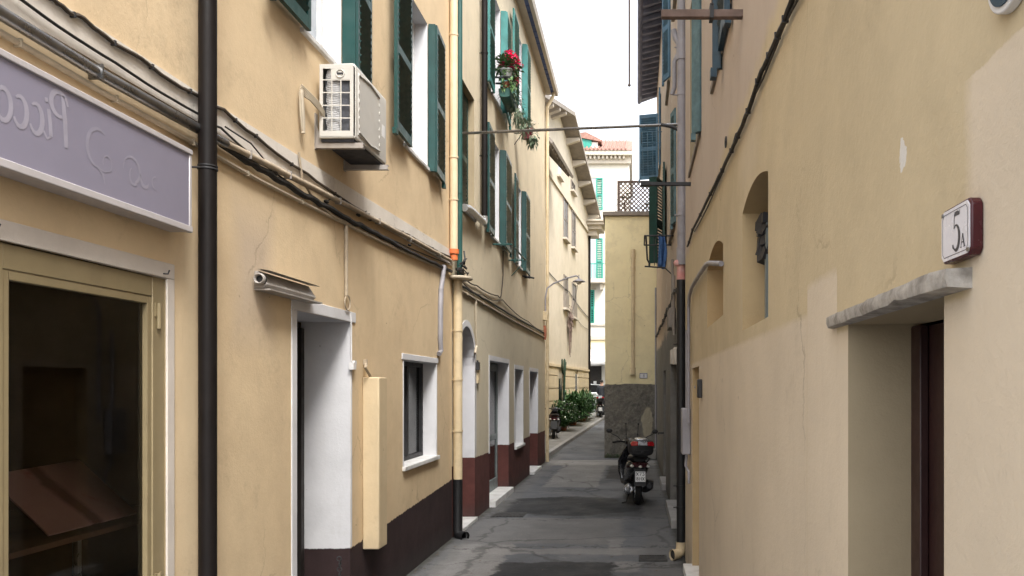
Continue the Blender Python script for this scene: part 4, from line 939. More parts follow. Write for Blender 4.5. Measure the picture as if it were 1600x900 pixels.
PL = thing('house_number_plate', 'white house number plate reading 5A with maroon rim above the doorway lintel', 'number plate', (XR, 1.4, 2.27))
cy, cz, hw, hh = 1.353, 2.262, .063, .047
def octo(hw, hh, c, X): return [(X, cy-u, cz+v) for u, v in ((-hw+c,-hh),(hw-c,-hh),(hw,-hh+c),(hw,hh-c),(hw-c,hh),(-hw+c,hh),(-hw,hh-c),(-hw,-hh+c))]
o = MB(); o.prism(octo(hw, hh, .010, XR-.0005), (-.020, 0, 0)); o.build('rim', M['maroon'], PL, bevel=.003)
o = MB(); o.prism(octo(hw-.004, hh-.004, .009, XR-.0206), (-.0015, 0, 0)); o.build('face_panel', M['enamel'], PL)
fn = lambda u, v: Vector((XR-.0226, cy-u, cz+v))
o = MB(); ol = octo(hw-.010, hh-.010, .007, XR-.0226); ring = [(cy-p_[1], p_[2]-cz) for p_ in ol]
for i in range(8): ribbon(o, [ring[i], ring[(i+1) % 8]], .0012, fn)
ribbon(o, [(-.001,.030),(.012,.0305),(.019,.029),(.021,.034)], [.007,.008,.006,.001], fn)
ribbon(o, [(-.001,.031),(-.003,.006)], [.0025,.002], fn)
ribbon(o, [(-.003,.006),(.003,.011)]+arcpts(.005,-.010,.014,.021,80,-120,14)+[(-.007,-.024),(-.008,-.020)], [.002,.003]+[.003+.0065*math.sin(math.pi*i/14) for i in range(15)]+[.006,.005], fn)
ribbon(o, [(.026,-.030),(.033,-.008)], .0018, fn); ribbon(o, [(.033,-.008),(.040,-.030)], .004, fn); ribbon(o, [(.029,-.022),(.038,-.022)], .0018, fn)
ribbon(o, [(.023,-.030),(.029,-.030)], .0015, fn); ribbon(o, [(.036,-.030),(.044,-.030)], .0015, fn)
o.build('numerals', M['ink'], PL, recalc=False)
o = MB(); o.cbox((XR-.0225, cy+.052, cz+.038), (.003,.006,.006)); o.cbox((XR-.0225, cy-.054, cz-.038), (.003,.006,.006)); o.build('screw', M['steel'], PL)

RS = thing('round_sign', 'dark round sign with white rim at the top of the right wall', 'sign', (XR, 1.19, 2.62))
o = MB(); c_ = Vector((XR, 1.182, 2.619))
def disc(mb, r, xa, xb, n=40): mb.grid([[(xx, c_.y+r*math.cos(2*math.pi*k/n), c_.z+r*math.sin(2*math.pi*k/n)) for k in range(n)] for xx in (xa, xb)], close=True, capa=True, capb=True)
disc(o, .062, XR-.0005, XR-.016); o.build('rim', M['white_plastic'], RS, bevel=.002)
o = MB(); disc(o, .052, XR-.0162, XR-.0185); o.build('face_panel', M['navy'], RS)

# right wall fittings
cable('cable_bundle', 'twisted black cable climbing the right wall above the arched slots', [Vector((XR-.02, .5, 3.32)), Vector((XR-.02, 1.5, 3.34))]+[RW(a, b, .02) for a, b in ((1240,-5),(1215,55),(1190,112),(1160,195),(1140,240),(1110,302),(1082,360),(1074,385))], .011, M['cable'], jit=.005, sag=.006, clips=16, clipm=M['iron'])
cable('thin_cable', 'thin black wire beside the twisted cable on the right wall', [Vector((XR-.015, 2.0, 3.30))]+[RW(a, b, .015) for a, b in ((1225,40),(1168,170),(1150,210),(1120,290),(1085,362))], .005, M['cable'], jit=.004, sag=.02)
o = MB(); o.ring(RW(1134,222,.03), .03, .005, 16, 6, ax='x'); o.tube([RW(1134,222,.0), RW(1134,222,.05)], .006, 6); tag(o.build('ring_hook', M['iron']), 'iron ring hook beside the twisted cable', 'hook')
o = MB(); P = [RW(1127,412,.02), RW(1108,411,.03), RW(1103,414,.03), RW(1092,430,.03), RW(1081,449,.03), RW(1077,462,.03), RW(1076,480,.03), RW(1076,660,.03)]
o.tube(P, .018, 10); tag(o.build('white_conduit', M['grey_pipe']), 'pale conduit bending out of the smaller arched slot', 'pipe')
o = pipe('downpipe', 'big grey upper downpipe where the two right hand houses meet', [(XR-.035, 9.3, 3.45), (XR-.035, 9.3, 10.1)], M['grey_pipe'], .055, collars=[((XR-.035, 9.3, z_), (0,0,1)) for z_ in (4.0, 5.4, 5.95, 7.6)])
c2 = MB(); c2.tube([(XR-.04, 9.3, 5.95), (XR-.11, 9.33, 6.07), (XR-.13, 9.34, 6.17)], .035, 10); c2.tube([(XR-.08, 9.32, 5.88), (XR-.12, 9.34, 5.80), (XR-.12, 9.34, 5.50), (XR-.15, 9.36, 5.42)], .026, 10); c2.tube([(XR-.035, 9.3, 5.8), (XR-.035, 9.3, 6.02)], .066, 14); c2.build('branch', M['grey_pipe'], o)
c2 = MB(); c2.tube([(XR-.035, 9.3, 3.42), (XR-.035, 9.3, 3.62)], .064, 16); c2.build('socket', M['grey_pipe'], o)
o = pipe('downpipe', 'black lower downpipe with a cream elbow at the lane edge', [(XR-.045, 9.32, .13), (XR-.045, 9.32, 3.25)], M['black_pipe'], .052, collars=[((XR-.045, 9.32, .85), (0,0,1)), ((XR-.045, 9.32, .60), (0,0,1)), ((XR-.045, 9.32, 2.5), (0,0,1))])
c2 = MB(); c2.tube([(XR-.045, 9.32, .20), (XR-.045, 9.32, .14), (XR-.06, 9.30, .08), (XR-.10, 9.27, .065), (XR-.14, 9.24, .065)], .058, 18, caps=False); c2.tube([(XR-.135, 9.243, .065), (XR-.155, 9.232, .065)], [.066, .066], 18, caps=False); c2.tube([(XR-.13, 9.245, .065), (XR-.125, 9.25, .065)], .055, 16, mi=1); c2.build('elbow', [M['cream_pipe'], M['iron']], o)
c2 = MB(); c2.tube([(XR-.045, 9.32, 3.25), (XR-.045, 9.32, 3.42)], .05, 16); c2.ball((XR-.09, 9.28, 3.44), (.045,.03,.04)); c2.build('cap', M['pink'], o)
o = MB(); c_ = RW(1074, 665, .03); o.box((XR-.09, c_.y-.1, 1.30), (XR-.001, c_.y+.14, 1.78)); bx = tag(o.build('meter_box', M['grey_pipe'], bevel=.01), 'pale grey meter box low on the right wall beside the black downpipe', 'meter box')
o = MB(); o.tube([(XR-.04, c_.y-.04, 1.30), (XR-.05, c_.y-.04, 1.18), (XR-.02, c_.y-.08, 1.12), (XR-.02, c_.y-.1, 1.0)], .015, 8); o.tube([(XR-.03, c_.y, 1.78), (XR-.03, c_.y, 2.6)], .02, 8); o.build('cable_tail', M['grey_pipe'], bx)
o = MB(); o.cbox(RW(1093, 607, .02), (.035,.13,.16)); bx = tag(o.build('entry_phone', M['iron'], bevel=.006), 'small dark entry phone beside the narrow ochre doorway', 'entry phone')
o = MB(); o.tube([(XR-.038, 7.14, 2.0), (XR-.046, 7.14, 2.0)], .012, 10); o.build('button', M['steel'], bx)
o = MB(); o.box((XR-.43, 4.22, 3.955), (XR, 4.26, 3.995)); pk = tag(o.build('timber_bar', M['wood_grey'], bevel=.003), 'weathered timber bar jutting from the top of the right wall', 'bar')
o = MB(); o.box((XR-.175, 4.205, 3.945), (XR-.155, 4.275, 4.02)); o.tube([(XR-.165, 4.2, 4.01), (XR-.165, 4.2, 4.5)], .004, 6); o.build('clasp', M['iron'], pk)
o = MB(); o.box((XR-.52, 8.28, 4.09), (XR, 8.32, 4.125)); o.box((XR-.52, 8.26, 4.085), (XR-.42, 8.34, 4.13)); tag(o.build('iron_bar', M['iron'], bevel=.003), 'black iron bar sticking straight out of the right wall', 'bar')
o = MB(); o.tube([(-.075, 8.0, 5.02), (-.075, 8.0, 7.0), (-.06, 8.0, 7.06), (0, 8.0, 7.08), (XR, 8.0, 7.08)], .009, 8); o.ball((-.075, 8.0, 5.02), .016); tag(o.build('hanging_pole', M['wood_grey']), 'thin pole hanging down into the open sky', 'pole')

# ------------------------------------------------------------------ RIGHT FAR HOUSE
HF = thing('flaking_house', 'flaking pink grey house on the right with rough grey base', 'house', (XR, 16, 0))
F0, F1, FTOP = 9.23, 22.68, 10.25
D1 = (11.3, 13.4, -.05, 2.38); D2 = (15.5, 16.9, -.05, 2.34)
V1 = (11.75, 13.2, 4.4, 6.0); V2 = (15.5, 16.4, 4.5, 6.2); V3 = (19.0, 20.0, 7.2, 8.9); V4 = (13.6, 14.6, 7.2, 9.0); V5 = (11.0, 11.9, 7.5, 9.2)
mb = MB(); wall_sheet(mb, XR+.003, F0, F1, -.05, FTOP, [D1, D2, V1, V2, V3, V4, V5]); shell(mb, XR+.003, 7.5, F0, F1, -.05, FTOP)
mb.build('wall', M['flaking'], HF, recalc=False)
eave(HF, F0, F1+.1, FTOP, XR, -1, .46, M['tile_grey_flare'])
XF = XR+.003
for D, m in ((D1, M['iron']), (D2, M['green_deep'])):
    mr = MB(); reveal(mr, XF, 1, *D, .14, bottom=False); o = mr.build('doorway', M['flaking'], HF, recalc=False)
    db = MB(); db.box((XF+.14, D[0], 0), (XF+.17, D[1], D[3])); db.box((XF+.12, D[0]+.1, .15), (XF+.139, (D[0]+D[1])/2-.05, 1.1)); db.box((XF+.12, D[0]+.1, 1.2), (XF+.139, (D[0]+D[1])/2-.05, 2.2)); db.build('door_leaf', m, o)
    tb = MB(); tb.box((XF-.08, D[0]+.02, -.02), (XF+.13, D[1]-.02, .12)); tb.build('threshold', M['kerb'], o, bevel=.01)
o = MB(); o.tube([(XF+.0, 16.6, 1.05), (XF-.12, 16.6, 1.05), (XF-.12, 16.4, 1.05)], .016, 8); o.build('door_handle', M['iron'], HF)
for W, near, far, mat in ((V1, ((XF-.004, 11.45), (XF-.062, 11.72)), None, M['lattice_blue']),
                          (V2, ((XF-.02, 15.47), (XF-.05, 14.9)), None, M['green_deep']),
                          (V3, ((XF-.02, 18.97), (XF-.05, 18.4)), None, M['blue_paint']),
                          (V4, ((XF-.01, 13.3), (XF-.12, 13.58)), None, M['blue_paint']),
                          (V5, ((XF-.004, 10.7), (XF-.05, 10.95)), None, M['navy'])):
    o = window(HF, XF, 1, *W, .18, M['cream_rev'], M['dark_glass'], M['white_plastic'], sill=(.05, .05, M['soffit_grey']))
    shutter(o, [near], W[2]-.03, W[3], mat)
    if far: shutter(o, [far], W[2]-.03, W[3], mat)
    if W is V2: shutter(o, [((XF-.01, 16.42), (XF-.18, 15.95)), ((XF-.18, 15.96), (.24, 16.02))], 4.48, 6.2, mat)
    if W is V3: shutter(o, [((XF-.03, 20.02), (.05, 20.15))], 7.22, 8.85, mat)
DK = thing('drying_rack', 'iron drying rack with one blue cloth pegged under the far right window', 'drying rack', (XR, 12.3, 4.3))
o = MB(); z_ = 4.31
o.tube([(XR, 12.2, z_), (.12, 12.2, z_), (.12, 13.0, z_), (XR, 13.0, z_)], .012, 8)
for k in range(3): o.tube([(.2+.1*k, 12.2, z_), (.2+.1*k, 13.0, z_)], .004, 5)
o.build('rail', M['iron'], DK)
o = MB(); o.tube([(.14, 12.2, z_), (.16, 12.2, 3.95), (.20, 12.2, 3.87)], .014, 8); o.tube([(.12, 12.25, 3.85), (.42, 12.25, 3.83)], .012, 8); o.tube([(.26, 12.25, z_), (.27, 12.25, 3.86)], .006, 6); o.tube([(XR, 12.22, 3.70), (.42, 12.22, 3.83)], .009, 6); o.build('strut', M['iron'], DK)
o = MB(); rows = []
for i in range(9):
    t = i/8; zz = 4.33-.50*t
    rows.append([(.33+.10*j/6*(1+.25*math.sin(t*3))+.01*math.sin(j*2+t*4), 12.3+.035*math.sin(j*1.7+t*2.5), zz+.02*math.sin(j)) for j in range(7)])
o.grid(rows); cl = o.build('blue_cloth', M['cloth_blue'], recalc=False); sm_ = cl.modifiers.new('thick', 'SOLIDIFY'); sm_.thickness = .008
tag(cl, 'blue cloth hanging from the iron drying rack', 'cloth')
RK = thing('drying_rack', 'thin wire drying rack out from the blue shutter high on the right', 'drying rack', (XR, 18, 7.3))
o = MB(); z_ = 7.62
o.tube([(XR, 17.6, z_), (.10, 17.6, z_), (.10, 18.4, z_), (XR, 18.4, z_)], .010, 6)
for k in range(4): o.tube([(.12+.11*k, 17.6, z_), (.14+.11*k, 17.65, z_-.95)], .007, 6)
o.build('rail', M['blue_paint'], RK)
o = MB(); o.box((XR-.10, 11.5, 2.86), (XR, 12.2, 3.14)); bx = tag(o.build('electric_box', M['soffit_grey'], bevel=.01), 'grey electric box on the flaking wall above the recessed door', 'electric box')
o = MB(); o.tube([(XR-.03, 11.9, 3.14), (XR-.03, 11.9, 3.9)], .02, 8); o.tube([(XR-.03, 11.45, 2.75), (XR-.03, 11.45, 3.6)], .02, 8); o.build('conduit', M['soffit_grey'], bx)
o = MB(); o.cbox((XR-.05, 11.15, 2.42), (.09,.2,.2)); tag(o.build('wall_box', M['soffit'], bevel=.01), 'pale box beside the recessed door of the flaking house', 'box', 'pale boxes over the grey base')
o = MB(); o.cbox((XR-.05, 10.35, 2.40), (.08,.2,.22)); tag(o.build('wall_box', M['soffit'], bevel=.01), 'pale box right beside the black downpipe', 'box', 'pale boxes over the grey base')
cable('twisted_cable', 'knotted black cable slanting along the flaking wall towards the yellow building', [Vector((XR-.03, 9.6, 3.30)), Vector((XR-.03, 11.2, 3.35)), Vector((XR-.03, 14.0, 3.36)), Vector((XR-.03, 18.0, 3.38)), Vector((XR-.03, 22.2, 3.40))], .022, M['cable'], jit=.025, sag=.05, clips=12)
cable('thin_pipe', 'thin grey pipe in the corner between flaking and yellow walls', [Vector((XR-.03, 22.5, .1)), Vector((XR-.03, 22.5, 3.4)), Vector((XR-.03, 22.5, 4.8))], .025, M['grey_pipe'], cat='pipe')
o = MB(); o.box((.30, 22.1, .0), (.55, 22.6, .28)); tag(o.build('stone_block', M['pave'], bevel=.02), 'pale stone block on the lane in the corner behind the scooter', 'stone')

# ------------------------------------------------------------------ YELLOW END BUILDING
HY = thing('yellow_building', 'low yellow building closing the lane, with rough grey base and roof terrace', 'building', (-.2, 22.7, 0))
Ye = 22.72; xa, xb, zt = -.905, 5.0, 6.86
mb = MB(); mb.box((xa, Ye, -.05), (xb, 30, zt)); mb.build('wall', M['yellow_end'], HY, recalc=False, bevel=.02)
mb = MB(); mb.box((1.7, 30.01, -.05), (9, 56, 12)); mb.build('unseen_sun_block', M['yellow_end'], HY)  # added block, out of view, keeps sun off the cream house and pavement
# rough stone base: displaced sheet standing 3 cm proud
rows = []
random.seed(5)
for i in range(25):
    zz = -.04+2.12*i/24
    rows.append([(xa-.012+(XR+.0-xa+.012)*j/24, Ye-.035-random.uniform(0,.022)*(1 if 0 < i < 24 else .4), zz+(random.uniform(-.02,.02) if i == 24 else 0)) for j in range(25)])
mb = MB(); mb.grid(rows)
mb.f([rows[i][0] for i in range(25)] + [(xa-.012, Ye+.01, rows[24][0][2]), (xa-.012, Ye+.01, -.04)])
mb.f(list(rows[24]) + [(XR, Ye+.01, 2.08), (xa-.012, Ye+.01, 2.08)])
def base_extra():
    t = NT('rough_stone_base'); x, y, z = t.xyz()
    c = t.mix(t.rng(t.noise(7, 7, .75), .38, .66), (.24,.225,.19), (.115,.11,.10))
    c = t.mix(t.rng(t.noise(26, 5, .7), .5, .7, 0, .6), c, (.06,.058,.055))
    w_ = t.warp(.22, 3.5); wx, wy, wz = t.xyz(w_)
    c = t.mix(t.blob(wx, wz, .30, 1.0, .16, .42, .15), c, (.40,.36,.27))
    c = t.mix(t.rng(t.math('ADD', z, t.math('MULTIPLY', t.noise(5, 5, .7), .35)), .28, .14, 0, .8), c, (.035,.05,.025))
    n = t.bump(t.noise(18, 7, .75), .9, .05); return t.done(c, .95, n, 0, .2)
mb.build('stone_base', base_extra(), HY, recalc=False, smooth=False)
mb = MB(); mb.box((xa-.07, Ye-.08, zt+.003), (xb, 30, zt+.12)); mb.build('coping', M['soffit_grey'], HY, bevel=.01)
o = pipe('downpipe', 'cream pipe running down the yellow end wall', [(-.08, Ye-.06, 5.7), (-.12, Ye-.06, 5.78), (-.12, Ye-.06, 5.86), (-.12, Ye-.06, 5.9)], M['cream_pipe'], .05)
c2 = MB(); c2.tube([(-.11, Ye-.06, 2.38), (-.11, Ye-.06, 5.75)], .052, 14); c2.tube([(-.11, Ye-.06, 2.36), (-.11, Ye-.06, 2.55)], .075, 14); c2.tube([(-.11, Ye-.06, 5.3), (-.11, Ye-.06, 5.42)], .066, 14); c2.tube([(-.11, Ye-.06, 5.62), (-.11, Ye-.06, 5.9)], .066, 14); c2.build('shaft', M['cream_pipe'], o)
PQ = thing('number_plaque', 'small white plaque with blue figure low on the yellow end wall', 'number plate', (.19, Ye, 2.33))
o = MB(); o.cbox((.19, Ye-.008, 2.325), (.22, .015, .15)); o.build('rim', M['blue_board'], PQ, bevel=.006)
o = MB(); o.cbox((.19, Ye-.017, 2.325), (.19, .005, .12)); o.build('face_panel', M['enamel'], PQ)
o = MB(); fn = lambda u, v: Vector((.20+u, Ye-.0205, 2.325+v))
ribbon(o, arcpts(0,.02,.016,.018,0,360,14), .008, fn); ribbon(o, arcpts(0,-.019,.019,.021,0,360,14), .008, fn); o.build('figure', M['ink'], PQ, recalc=False)
# lattice screen on the terrace
LT = thing('lattice_screen', 'dark wooden lattice screen on the terrace of the yellow building', 'fence', (.0, 22.9, 7.0))
lx0, lx1, lz0, lz1, ly = -.56, 1.6, zt+.13, zt+1.06, 22.95
o = MB()
for a, b, c, e in ((lx0, lx0+.07, lz0-.01, lz1), (lx1-.07, lx1, lz0-.01, lz1), (lx0+.07, lx1-.07, lz1-.05, lz1), (lx0+.07, lx1-.07, lz0, lz0+.05)): o.box((a, ly-.03, c), (b, ly+.03, e))
o.build('frame', M['wood_grey'], LT)
o = MB(); hh_ = lz1-lz0-.1; zz = lz0+.05; st = .125
k = -12
while lx0+.07+k*st < lx1:
    for sgn, dy in ((1, -.012), (-1, .012)):
        p0 = Vector((lx0+.07+k*st, 0, 0)); pts = []
        for tt in (0, 1):
            pts.append((p0.x + (hh_*tt if sgn > 0 else hh_*(1-tt)), zz+hh_*tt))
        (xA, zA), (xB, zB) = pts
        lo, hi = lx0+.06, lx1-.06
        def clipx(xA, zA, xB, zB):
            t0, t1 = 0., 1.
            dx = xB-xA
            for bnd, sg in ((lo, 1), (hi, -1)):
                fa, fb = sg*(xA-bnd), sg*(xB-bnd)
                if fa < 0 and fb < 0: return None
                if fa < 0: t0 = max(t0, fa/(fa-fb))
                if fb < 0: t1 = min(t1, fa/(fa-fb))
            return (xA+dx*t0, zA+(zB-zA)*t0, xA+dx*t1, zA+(zB-zA)*t1) if t1 > t0 else None
        cp = clipx(xA, zA, xB, zB)
        if cp: 
            A_, B_ = Vector((cp[0], ly+dy, cp[1])), Vector((cp[2], ly+dy, cp[3])); u = (B_-A_).normalized(); n = Vector((-u.z, 0, u.x))*.017
            o.prism([A_+n, B_+n, B_-n, A_-n], (0, .010, 0))
    k += 1
o.build('lattice', M['wood_grey'], LT, smooth=False)
TP = thing('terrace_shrub', 'dark shrub growing behind the lattice screen', 'plant', (-.2, 23.3, 7.0))
o = MB(); leafy(o, (-.35, 23.4, 7.30), (.25,.2,.38), 220, .10, .05); leafy(o, (.5, 23.4, 7.15), (.6,.2,.22), 260, .10, .05); o.build('foliage', M['leaf'], TP, smooth=False, recalc=False)
o = MB(); o.tube([(-.35, 23.4, 6.95), (-.35, 23.4, 7.4)], .02, 6); o.tube([(.5, 23.4, 6.95), (.5, 23.4, 7.2)], .02, 6); o.build('stem', M['stem'], TP)

# ------------------------------------------------------------------ CREAM HOUSE with gable towards the lane
HC = thing('cream_house', 'tall cream gabled house beyond the lane with rusticated base', 'house', (-3.4, 32, 0))
dv = Vector((.072, 1, 0)); nv = Vector((1, -.072, 0)).normalized()
def CP(Y, z, off=0.0): return Vector((CWX(Y), Y, z)) + nv*off
def cbox(mb, Ya, Yb, za, zb, o0, o1, mi=0):
    v = [CP(Ya,za,o0), CP(Ya,za,o1), CP(Yb,za,o1), CP(Yb,za,o0)]
    mb.prism(v, (0,0,zb-za), mi)
Y0c, Y1c, Ypk, zpk = 24.5, 41.9, 33.0, 13.15
zr = lambda Y: zpk - abs(Y-Ypk)*(.258 if Y > Ypk else .245)
poly = [CP(Y0c,-.05), CP(Y1c,-.05), CP(Y1c, zr(Y1c)), CP(Ypk, zpk), CP(Y0c, zr(Y0c))]
mb = MB(); mb.prism(poly, -nv*9); mb.build('wall', M['cream_house'], HC, recalc=True)
rf = MB()
for Ya, Yb in ((Y0c-.4, Ypk), (Ypk, Y1c+.7)):
    za, zb = zr(Ya)+.02, zr(Yb)+.02
    q = [CP(Ya,za,.62), CP(Yb,zb,.62), CP(Yb,zb,-9.5), CP(Ya,za,-9.5)]; rf.prism(q, (0,0,.16))
r = rf.build('roof', M['soffit_grey'], HC, smooth=False)
for k, Yk in enumerate((26.2, 28.2, 29.6, 31.0, 34.6, 36.4, 38.2, 40.0, 41.6)):
    b_ = MB(); zz = zr(Yk)
    b_.prism([CP(Yk-.13, zz-.28, .0), CP(Yk-.13, zz-.10, .57), CP(Yk-.13, zz+.01, .57), CP(Yk-.13, zz+.01, .0)], dv.normalized()*.24); b_.build('purlin_end', M['soffit'], r)
ec = MB(); cbox(ec, 41.0, 42.8, 10.35, 10.5, -.5, .95); cbox(ec, 41.2, 42.6, 10.15, 10.35, -.5, .75); cbox(ec, 41.4, 42.4, 9.85, 10.15, -.5, .5); cbox(ec, 40.9, 42.9, 10.5, 10.6, -.5, 1.05); ec.build('eave_return', M['soffit'], HC)
mb = MB(); cbox(mb, Y0c, Y1c+.05, 10.0, 10.22, -.02, .07); mb.build('string_course', M['cream_house'], HC)
# rusticated base: raised courses with open joints
zb0 = 2.85
mb = MB()
ops = [(32.3, 33.4, 2.35), (36.8, 37.7, 2.6)]
for k in range(6):
    za = .5*k-.02; zb = za+.46
    if za > 2.6: break
    for Ya, Yb in ((Y0c, 32.3), (33.4, 36.8), (37.7, 41.93)):
        cbox(mb, Ya, Yb, za, min(zb, zb0-.05), -.01, .05)
cbox(mb, Y0c, Y1c+.08, zb0-.04, zb0+.06, -.01, .09)
mb.build('rusticated_base', plaster('rusticated_plaster', (.62,.52,.36), (.55,.45,.30), samt=.4), HC)
for Ya, Yb, zt_ in ops:
    o = MB(); cbox(o, Ya+.05, Yb-.05, 1.2, zt_, -.01, .02); wn_ = o.build('window', M['dark_glass'], HC)
    o = MB(); cbox(o, Ya+.02, Yb-.02, 1.12, 1.2, -.01, .1); o.build('sill', M['soffit'], wn_)
def cwin(px0, px1, py0, py1, shut=True):
    Ya, Yb = 5.53/(.072-(px0-995)/1250), 5.53/(.072-(px1-995)/1250); Ym = (Ya+Yb)/2
    zt_, zb_ = 2+(605-py0)*Ym/1250, 2+(605-py1)*Ym/1250
    zt_, zb_ = zt_-.15, zb_+.1
    o = MB(); cbox(o, Ya, Yb, zb_, zt_, -.02, .012); wn_ = o.build('window', M['dark_glass'], HC)
    o = MB(); cbox(o, Ya-.06, Ya, zb_, zt_+.06, -.01, .05); cbox(o, Yb, Yb+.06, zb_, zt_+.06, -.01, .05); cbox(o, Ya, Yb, zt_, zt_+.06, -.01, .05); cbox(o, Ym-.03, Ym+.03, zb_, zt_, .0, .035)
    cbox(o, Ya, Ym-.03, (zt_+zb_)/2-.02, (zt_+zb_)/2+.02, .0, .03); cbox(o, Ym+.03, Yb, (zt_+zb_)/2-.02, (zt_+zb_)/2+.02, .0, .03); o.build('frame', M['soffit_grey'], wn_)
    o = MB(); cbox(o, Ya-.12, Yb+.12, zb_-.08, zb_, -.01, .16); o.build('sill', M['soffit'], wn_)
    return wn_, Ya, Yb, zb_, zt_
cwin(880,886,308,378); cwin(893,898,328,392); 
wa = cwin(880.5,886,428,486); wb = cwin(893.5,899,440,500); cwin(892,897,282,304)
for (wn_, Ya, Yb, zb_, zt_) in (wa, wb):
    o = MB(); cbox(o, Ya, Yb, zb_, (zb_+zt_)/2-.05, .05, .09); o.build('shutter', M['soffit_grey'], wn_)
o = MB(); cbox(o, 32.4, 33.0, 10.6, 11.3, -.01, .03)
P = [CP(32.7-.3*math.cos(math.pi*k/10), 11.3+.3*math.sin(math.pi*k/10), .03) for k in range(11)]; o.prism(P, -nv*.04); wn_ = o.build('attic_window', M['pale_glass'], HC)
o = MB(); cbox(o, 32.2, 33.2, 10.5, 10.6, -.01, .14); o.build('sill', M['soffit'], wn_)
# lean-to roof near the gable
o = MB(); o.prism([CP(26.0,10.9,.0), CP(26.0,9.9,.9), CP(26.0,9.98,.95), CP(26.0,11.0,.0)], dv*4.4)
for k in range(9): yk = 26.1+.48*k; o.prism([CP(yk,10.78,.0), CP(yk,9.86,.82), CP(yk,9.94,.86), CP(yk,10.9,.0)], dv*.09)
o.build('lean_to_roof', M['soffit_grey'], HC, smooth=False)
o = pipe('downpipe', 'dark downpipe at the far corner of the cream house', [CP(41.6, .9, .08), CP(41.6, 10.2, .08)], M['brown_pipe'], .06)
cable('facade_cable', 'thin cable crossing the cream house below its lower windows', [CP(30.2, 6.35, .03), CP(35, 6.2, .03), CP(41.6, 5.6, .03)], .016, M['cable'], sag=.06)
cable('facade_cable', 'thin wire running from the street lamp across the cream house', [Vector((XL+.93, 21.03, 4.95)), CP(36, 5.4, .03), CP(41.6, 5.0, .03)], .008, M['cable'], sag=.15)
# hanging dead vine under a window
o = MB(); Yv = 5.53/(.072-(887-995)/1250)
for k in range(26):
    a_ = CP(Yv+random.uniform(-.4,.4), 5.1+random.uniform(-.3,.5), .08); o.tube([a_, a_+Vector((.04, random.uniform(-.15,.15), -.4)), a_+Vector((.03, random.uniform(-.1,.2), -random.uniform(.6,1.7)))], .012, 4)
leafy(o, CP(Yv, 5.0, .12), (.12,.45,.55), 150, .12, .05, 0, -.4, .7)
tag(o.build('hanging_vine', M['wood_grey'], smooth=False), 'withered vine trailing from a window of the cream house', 'plant')

# ------------------------------------------------------------------ FAR WHITE BUILDING
HW = thing('white_building', 'far white apartment building with red tiled roof and shop awning', 'building', (-3, 58, gz(58)))
Yw = 58.0; wx0, wx1, wzt = -14.0, -.55, 18.4
mb = MB(); mb.box((wx0, Yw, .5), (wx1, Yw+12, wzt)); mb.build('wall', M['white_house'], HW)
pw = lambda px: (px-995)*Yw/F
pz = lambda py: 2+(605-py)*Yw/F
cn = MB(); cn.box((wx0-.3, Yw-.75, wzt+.25), (wx1+.2, Yw+12.3, wzt+.55)); cn.box((wx0-.1, Yw-.35, wzt-.25), (wx1+.1, Yw+.1, wzt+.25))
for k in range(44): xk = wx0+.1+k*.3; cn.box((xk, Yw-.6, wzt+.02), (xk+.14, Yw-.35, wzt+.248))
cn.build('cornice', M['soffit'], HW)
rf = MB()
rf.prism([(wx0-.3, Yw-.8, wzt+.56), (wx0-.3, Yw+6, wzt+3.3), (wx0-.3, Yw+12.4, wzt+.56)], (wx1-wx0+.5, 0, 0))
for k in range(48):
    xk = wx0-.2+k*.285; rf.tube([(xk, Yw-.85, wzt+.6), (xk, Yw+6, wzt+3.34)], .07, 6)
rf.build('roof', M['tile'], HW)
o = MB(); dx = pw(917); o.box((dx-.9, Yw+.8, wzt+.6), (dx+.75, Yw+4, wzt+1.62)); o.box((dx-.9, Yw+.8, wzt+1.62), (dx-.1, Yw+4, wzt+2.0)); o.prism([(dx-1.1, Yw+.6, wzt+2.01), (dx+1.0, Yw+.6, wzt+1.6), (dx+1.05, Yw+.6, wzt+1.72), (dx-.1, Yw+.6, wzt+2.3), (dx-1.1, Yw+.6, wzt+2.2)], (0, 4, 0), 1); dm = o.build('dormer', [M['white_house'], M['tile']], HW)
o = MB(); o.box((dx-.5, Yw+.72, wzt+.75), (dx+.3, Yw+.82, wzt+1.95)); o.build('shutter', M['far_green'], dm)
def fwin(x0, x1, z0, z1, leafs, glass=None):
    o = MB(); o.box((x0, Yw-.01, z0), (x1, Yw+.05, z1)); wn_ = o.build('window', glass or M['dark_glass'], HW)
    o = MB(); surround(o, 0, 0, 0, 0, 0, 0, 0, 0, ''); o.box((x0-.12, Yw-.06, z1), (x1+.12, Yw, z1+.14)); o.box((x0-.12, Yw-.14, z0-.12), (x1+.12, Yw, z0)); o.build('sill', M['soffit'], wn_)
    for a, b in leafs:
        m = MB(); leaf_panel(m, (a, Yw-.05), (b, Yw-.05), z0, z1, slat=.12, th=.05, st=.09); m.build('shutter', M['far_green'], wn_, smooth=False)
for zc in ((pz(328), pz(278)), (pz(440), pz(372)), (pz(506), pz(453))):
    for xo in (0, -3.2, -6.4):
        if zc[0] < pz(500): lf = [(pw(922)+xo, pw(929)+xo)]; fwin(pw(917)+xo, pw(929)+xo, *zc, lf)
        else: fwin(pw(918)+xo, pw(931)+xo, *zc, [(pw(931.5)+xo, pw(942)+xo)], M['pale_glass'])
bl = MB(); bl.box((pw(912), Yw-1.0, pz(444)), (pw(946), Yw, pz(438))); bl.box((pw(916), Yw-.7, pz(452)), (pw(920), Yw, pz(444))); bl.box((pw(938), Yw-.7, pz(454)), (pw(942), Yw, pz(444))); bc = bl.build('balcony', M['soffit'], HW)
o = MB(); x_ = pw(912.5)
